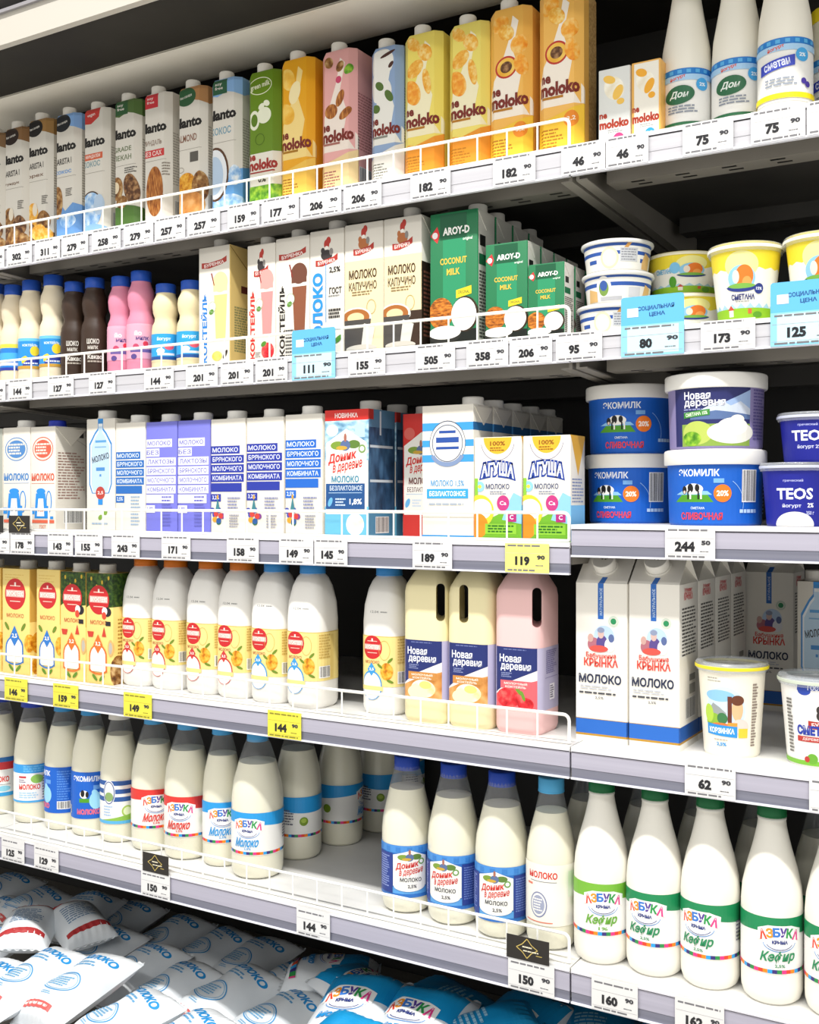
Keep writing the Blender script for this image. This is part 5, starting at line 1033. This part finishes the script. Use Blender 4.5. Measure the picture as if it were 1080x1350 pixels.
def smet(a, L, H):
    a.rect(-L/2, 3, L/2, H-8, '#efedea'); s = -6; a.poly([(s-24, H*.86), (s+24, H*.88), (s+22, H*.96), (s-22, H*.96)], '#2c48a8'); a.ell(s-14, H*.86, 9, 6, '#2c48a8'); a.text('ГОСТ', s, H*.9, 18, 7, '#e4e8f8', .03); emblem(a, s+14, H*.64, 40); a.text('СМЕТАНА', s+4, H*.42, 60, 13, '#2a3fa4', .06); a.rect(s-26, H*.29, s+40, H*.35, '#b83a34'); a.text('ДЕРЕВЕНСКАЯ', s+4, H*.32, 44, 4, '#f4e2de', .02); a.rect(-L/2, 3, L/2, 9, '#7ab83a'); a.ell(s-4, 12, 8, 7, '#6aa834'); a.ell(s+18, 12, 10, 9, '#7ab83a'); a.ell(s-12, 11, 4, 4, '#b83a34'); a.lines(s-44, H*.14, s-32, H*.76, 16, '#6a6864', 6, .6)
d2 = XL(1026, .0525, .085); tub('sour_cream_cup', 'white sour cream cup with a clear lid at the right edge of the fourth shelf', 'cups on the fourth shelf', d2, .085, DECK['D'], 49.5, 118, .82, '#efedea', smet, '#c8d0c0', lid='clear', lidH=9, lidk=1.07, cat='cup')
# ------------------------------------------------------------------ price cards on the rails
SHELFNAME = {'A': 'topmost shelf', 'B': 'second shelf', 'C': 'third shelf', 'D': 'fourth shelf', 'E': 'lowest white shelf'}
def price(key, x0, x1, val, note='', kind='white', sub='90', deck=None, lab=None):
    Y = -.003; X0, X1 = X_at(x0, Y), X_at(x1, Y); W = (X1-X0)*1000; z = (deck or DECK)[key]+RAILB[key]/1000
    H = {'A': 42, 'B': 40, 'C': 42, 'D': 44, 'E': 46}[key]
    if kind == 'blue':
        H, cbase = 82, '#62b4e4'
    else: cbase = {'white': '#e3e2e1', 'yellow': '#e6dc4a', 'pale': '#ebe27e'}[kind]
    word = {'white': 'white', 'yellow': 'yellow', 'pale': 'pale yellow', 'blue': 'tall blue'}[kind]
    r = thing('price_card', lab or f'{word} price card reading {val} on the {SHELFNAME[key]}{note}', 'price tag', ((X0+X1)/2, Y, z+.0015), 'price cards on the rails')
    m = MB()
    if kind == 'blue':
        P = [(-W/2, 0), (W/2, 0)]+[(W/2-4+4*math.cos(a*math.pi/8), H-4+4*math.sin(a*math.pi/8)) for a in range(5)]+[(-W/2+4-4*math.sin(a*math.pi/8), H-4+4*math.cos(a*math.pi/8)) for a in range(5)]
        m.prism(P, 'y', 0, .8, cbase)
    else: m.box(-W/2, W/2, 0, .6, 0, H, cbase)
    a = Art(); g = '#77767a' if kind != 'yellow' else '#8a8430'
    if kind == 'blue':
        a.rect(-W*.5, 0, W*.5, 43, '#8ecdec'); a.rect(-W*.4, 3, W*.42, 41, '#c4e4f0'); a.text('СОЦИАЛЬНАЯ', W*.06, 65, W*.58, 7, '#24508c', .03, rot=.04); a.text('ЦЕНА', W*.08, 56, W*.25, 6.5, '#24508c', .03, rot=.04); a.rect(-W*.4, 54, -W*.22, 66, '#e6eaf0')
    h = min(H, 42); a.lines(-W*.44, h*.87, W*.44, h*.97, 1, g, int(abs(x0)), .6); a.rect(-W*.48, h*.66, W*.48, h*.672, '#b0afb2' if kind != 'yellow' else '#b4ac3a')
    a.rect(-W*.48, h*.14, W*.48, h*.15, '#b0afb2' if kind != 'yellow' else '#b4ac3a'); a.lines(-W*.44, h*.03, W*.44, h*.11, 1, g, int(abs(x1)), .7); a.lines(W*.2, h*.22, W*.44, h*.28, 1, g, 2)
    m.art(a, FLAT, off0=.05); m.build('card', r)
    if val:
        n = len(val); m = MB(); a = Art()
        text_tris(val, .055); dh = h*.32; a.text(val, -W*.1, h*.4, min(W*.56, dh*_ASP[(val, .055)]*1.055), dh, '#26262a', .055); a.text(sub, W*.32, h*.53, W*.18, h*.15, '#3c3c42', .05)
        m.art(a, FLAT, off0=.45); m.build('price_digits', r)
    return r
PT = [('A', -22, 5.5, '299', '', 'white'), ('A', 9, 42, '302', '', 'white'), ('A', 46, 79, '311', '', 'white'), ('A', 81, 116, '279', ', left one of two', 'white'), ('A', 121, 159, '258', '', 'white'),
      ('A', 163, 202, '279', ', right one of two', 'white'), ('A', 204, 244, '257', ', left one of two', 'white'), ('A', 247, 290, '257', ', right one of two', 'white'),
      ('A', 300, 342, '159', '', 'white'), ('A', 345, 394, '177', '', 'white'), ('A', 396, 450, '206', ', left one of two', 'white'), ('A', 453, 503, '206', ', right one of two', 'white'),
      ('A', 541, 594, '182', ', left one of two', 'white'), ('A', 650, 706, '182', ', right one of two', 'white'), ('A', 740, 798, '46', ', left one of two', 'white'), ('A', 799, 855, '46', ', right one of two', 'white'),
      ('A', 900, 967, '75', ', left one of two', 'white'), ('A', 990, 1062, '75', ', right one of two', 'white'), ('A', 1064, 1130, '82', ' at the right edge of the photo', 'white'),
      ('B', -26, 7, '144', ' at the left edge of the photo', 'white'), ('B', 11, 42, '144', ' under the blue and yellow labelled bottles', 'white'), ('B', 63, 97, '127', ', left one of two', 'white'), ('B', 117, 152, '127', ', right one of two', 'white'),
      ('B', 190, 229, '144', ' under the short vanilla bottles', 'white'), ('B', 245, 287, '201', ', leftmost of three with that number', 'white'), ('B', 291, 334, '201', ', middle of three with that number', 'white'), ('B', 337, 379, '201', ', rightmost of three with that number', 'white'),
      ('B', 385, 442, '111', '', 'blue'), ('B', 459, 508, '155', '', 'white'), ('B', 548, 600, '505', '', 'white'), ('B', 615, 670, '358', '', 'white'), ('B', 672, 728, '206', '', 'white'), ('B', 733, 794, '95', '', 'white'),
      ('B', 819, 902, '80', '', 'blue'), ('B', 924, 996, '173', '', 'white'), ('B', 1016, 1104, '125', '', 'blue'),
      ('C', -22, 12.5, '189', ' at the left edge of the photo', 'white'), ('C', 13.5, 45, '178', '', 'white'), ('C', 63, 96, '143', '', 'white'), ('C', 99, 135, '155', '', 'white'), ('C', 147, 184, '243', '', 'white'), ('C', 213, 251, '171', '', 'white'),
      ('C', 299, 341, '158', '', 'white'), ('C', 368, 413, '149', '', 'white'), ('C', 414.5, 458, '145', '', 'white'), ('C', 544, 596, '189', ' below the blue-striped milk carton', 'white'), ('C', 666, 724, '119', '', 'pale'),
      ('D', 6, 36, '146', '', 'yellow'), ('D', 70, 103, '159', '', 'yellow'), ('D', 163, 200, '149', '', 'yellow'), ('D', 353, 397, '144', '', 'yellow'),
      ('E', 2, 32, '125', '', 'white'), ('E', 45, 77, '129', '', 'white'), ('E', 186, 224, '150', ' under the left black card', 'white'), ('E', 391, 435, '144', '', 'white'), ('E', 670, 731, '150', ' under the right black card', 'white')]
for p in PT: price(*p)
price('C', 877, 943, '244', deck=DECK2, sub='50'); price('D', 903, 970, '62', deck=DECK2); price('D', 1067, 1136, '112', ' at the right edge of the photo', deck=DECK2); price('E', 780, 841, '160', deck=DECK2); price('E', 890, 955, '162', deck=DECK2)
def black_card(key, x0, x1, where):
    Y = -.004; X0, X1 = X_at(x0, Y), X_at(x1, Y); W = (X1-X0)*1000; z = DECK[key]+RAILB[key]/1000+.0015+{'C': 42, 'E': 46}[key]/1000
    r = thing('black_card', f'black card with a gold star outline {where}', 'sign', ((X0+X1)/2, Y, z), 'black cards with a gold outline')
    m = MB().box(-W/2, W/2, 0, .7, -1, 33, '#2a2622'); a = Art(); g = '#c8b060'
    for i in range(8):
        p = [(math.sin(2*math.pi*k/8)*(13 if k % 2 == 0 else 8)*1.3-1, 17+math.cos(2*math.pi*k/8)*(14 if k % 2 == 0 else 8)) for k in (i, i+1)]
        (xa, za), (xb, zb_) = p; l = math.hypot(xb-xa, zb_-za); nx, nz = (zb_-za)/l*.6, -(xb-xa)/l*.6
        a.poly([(xa-nx, za-nz), (xb-nx, zb_-nz), (xb+nx, zb_+nz), (xa+nx, za+nz)], g)
    a.lines(-W*.12, 17, W*.12, 21, 1, '#efe6c8', 3); a.lines(-W*.1, 12, W*.34, 15, 1, '#efe6c8', 5); a.rect(W*.2, 9, W*.34, 10, g)
    m.art(a, FLAT); m.build('card', r)
black_card('C', 11.5, 39, 'above the white price card reading 178'); black_card('C', -24, 4, 'cut off by the photo edge'); black_card('E', 188, 222, 'at the left of the lowest white shelf'); black_card('E', 668, 724, 'at the end of the lowest wire guard')

# ------------------------------------------------------------------ milk bags in the base tray
class Pillow:
    def __init__(s, W, L, T, seed):
        s.W, s.L, s.T = W, L, T; r = random.Random(seed); s.ph = [(r.uniform(.02, .07), r.uniform(.02, .07), r.uniform(0, 6.28), r.uniform(.6, 1.6)) for _ in range(7)]
    def prof(s, x, y):
        a, b = min(1, abs(2*x/s.W)), min(1, abs(2*y/s.L))
        return max(0, (1-a**2.6))**.58*max(0, (1-b**3.6))**.55
    def pos(s, x, y, off, up=1):
        k = s.prof(x, y); a, b = 2*x/s.W, 2*y/s.L
        w = sum(am*math.sin(fx*x+fy*y+p) for fx, fy, p, am in s.ph)*.75
        cr = 2.2*math.sin(x*.42+s.ph[0][2]*3)*max(0, abs(b)-.62)/.38*(1 if abs(b) < .97 else .3)
        fx = 1-.10*k*(abs(a)); fy = 1-.05*(1-abs(a)**2)*abs(b)**3
        z = s.T*(.62 if up > 0 else -.38)*k+(w*k**.5+cr*(.25+k) if up > 0 else 0)
        return (x*fx, y*fy, z+off*up)
    def split(s, p): return slice_axis(slice_axis([p], 0, [i*7-s.W for i in range(int(s.W*2/7))]), 1, [i*8-s.L for i in range(int(s.L*2/8))])
def bag(name, label, loc, rot, W, L, T, seed, base, art, group):
    P = Pillow(W, L, T, seed); root = thing(name, label, 'milk bag', loc, group); root.rotation_euler = rot
    m = MB(); nx, ny = 26, 36
    for up in (1, -1):
        rows = [[P.pos(W*(i/nx-.5), L*(j/ny-.5), 0, up) for i in (range(nx+1) if up > 0 else range(nx, -1, -1))] for j in range(ny+1)]
        m.grid(rows, base, close=False)
    m.build('bag_body', root, angle=80)
    a = Art(); art(a, W, L); m = MB()
    m.art(a, P, off0=.5, step=.12); m.build('printing', root)
    for e in (-1, 1):
        s = MB(); rows = []
        for j in range(3):
            rows.append([(W*(i/40-.5)*.97, e*(L/2-1.5+j*2.6), 1.3*math.sin(i*1.15+seed)*(j+.3)*.55+j*.6) for i in range(41)])
        s.grid(rows, base, close=False); s.build('seal_strip', root)
    return root
bc = '#2a93d6'
def molo(a, W, L):
    t = L*.27
    a.text('МОЛОКО', W*.06, t, W*.74, 17, bc, .05, shear=.15); a.lines(-W*.3, t-30, W*.34, t-15, 2, '#6aa8d4', 5, .5)
    a.ring(0, -L*.1, W*.33, 27, 2.2, '#3a98d4'); a.ring(0, -L*.1, W*.29, 23, 1.2, '#7ab8e0'); a.lines(-W*.22, -L*.1-14, W*.22, -L*.1+14, 5, '#7ab8e0', 6, .5); a.lines(-W*.1, -L*.29, W*.12, -L*.25, 2, '#8abce0', 3); a.rect(-W*.3, -L*.42, W*.3, -L*.36, '#d8605c'); a.lines(-W*.28, -L*.41, W*.28, -L*.37, 1, '#f0dcd8', 3)
def redband(a, W, L):
    for z in (-.36, .36): a.rect(-W*.42, L*z-7, W*.42, L*z+5, '#b8383a')
    a.lines(-W*.3, -L*.2, W*.3, L*.2, 8, '#6a8cb0', 4, .4)
def azb(a, W, L):
    a.rect(-W*.44, L*.06, W*.44, L*.42, 'bagblue'); a.add([[(-W*.44+W*.88*i/20, L*.06-10*math.sin(math.pi*i/20)), (-W*.44+W*.88*(i+1)/20, L*.06-10*math.sin(math.pi*(i+1)/20)), (-W*.44+W*.88*(i+1)/20, L*.07), (-W*.44+W*.88*i/20, L*.07)] for i in range(20)], 'bagblue')
    azbuka(a, -W*.05, L*.04, W*.56); a.text('Молоко', -W*.05, -L*.18, W*.5, 15, bc, .05, shear=.3); a.text('2,5%', 0, -L*.27, W*.18, 9, bc, .03)
    a.stripe(-W*.42, W*.42, -L*.41, -L*.34, 9)
def azb_back(a, W, L): a.rect(-W*.44, -L*.42, W*.44, L*.42, 'bagblue'); a.stripe(-W*.42, W*.42, -L*.44, -L*.36, 9); a.lines(-W*.3, -L*.2, W*.1, L*.1, 6, '#a8d8f0', 4)
R_ = math.radians
GW, GB = 'white milk bags in the base tray', 'blue milk bags in the base tray'
BG = [ # px, py of the print's middle, its height, turn, tilt x, tilt y, size, art, label
    (68, 1254, .530, -12, 14, -8, (137, 205, 63), molo, 'w', 'white milk bag with blue lettering, lit, nearest the left edge of the photo'),
    (127, 1262, .535, -8, 14, -10, (139, 210, 66), molo, 'w', 'white milk bag with blue lettering, lit, in the middle of the front row'),
    (190, 1308, .545, -30, 14, -12, (137, 200, 71), molo, 'w', 'white milk bag turned askew with its corner raised, right of the front row'),
    (265, 1334, .550, -32, 14, -13, (137, 200, 73), molo, 'w', 'white milk bag turned askew at the bottom edge of the photo beside the blue ones'),
    (-2, 1268, .515, -8, 14, -5, (135, 205, 66), molo, 'w', 'white milk bag cut off by the lower left corner of the photo'),
    (-8, 1222, .500, -8, 14, -4, (132, 200, 66), molo, 'w', 'white milk bag at the left edge, half in the shade'),
    (148, 1224, .480, -13, 14, -7, (135, 200, 66), molo, 'w', 'white milk bag in the shade, left one of the middle row'),
    (202, 1247, .484, -16, 14, -8, (135, 200, 66), molo, 'w', 'white milk bag in the shade, second one of the middle row'),
    (247, 1271, .488, -20, 14, -8, (135, 200, 66), molo, 'w', 'white milk bag in the shade, third one of the middle row'),
    (326, 1277, .500, -24, 14, -6, (153, 215, 81), molo, 'w', 'big white milk bag in the shade next to the blue bags'),
    (176, 1190, .470, -10, 14, -6, (132, 195, 63), molo, 'w', 'white milk bag deep in the shade, left one of the back row'),
    (238, 1209, .474, -12, 14, -6, (132, 195, 63), molo, 'w', 'white milk bag deep in the shade, second one of the back row'),
    (298, 1226, .478, -22, 14, -6, (132, 195, 63), molo, 'w', 'white milk bag deep in the shade, right one of the back row'),
    (38, 1205, .545, 38, 3, 4, (111, 165, 60), redband, 'w', 'white milk bag with a red band lying crosswise, left one of the two'),
    (104, 1200, .540, 66, 6, -4, (111, 165, 60), redband, 'w', 'white milk bag with a red band lying crosswise, right one of the two'),
    (4, 1182, .480, -11, 10, -2, (132, 190, 60), molo, 'w', 'white milk bag in deep shade at the left edge of the photo'),
    (62, 1172, .500, -14, 10, -2, (132, 190, 60), molo, 'w', 'white milk bag in deep shade under the price card reading 129'),
    (120, 1178, .500, 8, 10, -2, (132, 190, 60), molo, 'w', 'white milk bag in deep shade at the back below the left black card'),
    (392, 1308, .500, -26, 14, -5, (140, 210, 66), molo, 'w', 'white milk bag in the shade, wedged between the big white bag and the blue heap'),
    (18, 1152, .500, -6, 10, -4, (130, 190, 60), molo, 'w', 'white milk bag in the darkest corner under the price card reading 125'),
    (350, 1238, .480, -18, 14, -6, (135, 200, 62), molo, 'w', 'white milk bag in deep shade below the price card reading 144 on the lowest shelf'),
    (390, 1272, .490, -30, 14, -5, (132, 195, 66), molo, 'w', 'white milk bag in the shade behind the leftmost blue bag'),
    (463, 1313, .585, 12, 14, -4, (148, 205, 71), azb, 'b', 'blue and white milk bag with a colourful logo, leftmost of the blue heap'),
    (545, 1331, .590, 4, 14, -2, (148, 205, 71), azb, 'b', 'blue and white milk bag with a colourful logo, middle of the blue heap'),
    (630, 1345, .585, -50, 14, 5, (137, 200, 68), azb_back, 'b', 'solid blue milk bag with a raised corner between the two logo bags'),
    (675, 1336, .575, -8, 14, -2, (148, 205, 68), azb, 'b', 'blue and white milk bag with a colourful logo under the right black card'),
    (432, 1372, .60, -4, 14, 0, (137, 200, 66), azb_back, 'b', 'bright blue milk bag at the bottom edge beside the white bags'),
    (480, 1284, .555, 70, 3, 4, (127, 195, 60), azb, 'b', 'blue and white milk bag lying crosswise at the back of the heap'),
    (600, 1305, .560, 74, 3, 2, (127, 195, 60), azb_back, 'b', 'solid blue milk bag with a rainbow strip at the back below the rail'),
    (440, 1262, .535, -60, 3, -4, (121, 180, 60), azb, 'b', 'milk bag with a rainbow strip at the back, next to the white bags'),
    (790, 1345, .570, 20, 8, 2, (137, 200, 66), azb_back, 'b', 'solid blue milk bag below the white price card reading 160'),
    (870, 1368, .570, -10, 8, 2, (137, 200, 66), azb_back, 'b', 'solid blue milk bag below the white price card reading 162')]
def heap(i, px, py, zs, tz, tx, ty, size, art, k, lab):
    from mathutils import Euler
    w, l, t = size; ya = {molo: .27, azb: .04}.get(art, 0)*l
    P = Pillow(w, l, t, 11+i*7); off = Euler((R_(tx), R_(ty), R_(tz))).to_matrix() @ Vector((0, ya, .62*t*P.prof(0, ya)))*.001
    x, y = on_plane(px, py, zs)
    bag('milk_bag', lab, (x-off.x, y-off.y, zs-off.z), (R_(tx), R_(ty), R_(tz)), w, l, t, 11+i*7, 'bagwhite' if (k == 'w' or art is azb) else 'bagblue', art, GW if k == 'w' else GB)
for i, row in enumerate(BG): heap(i, *row)
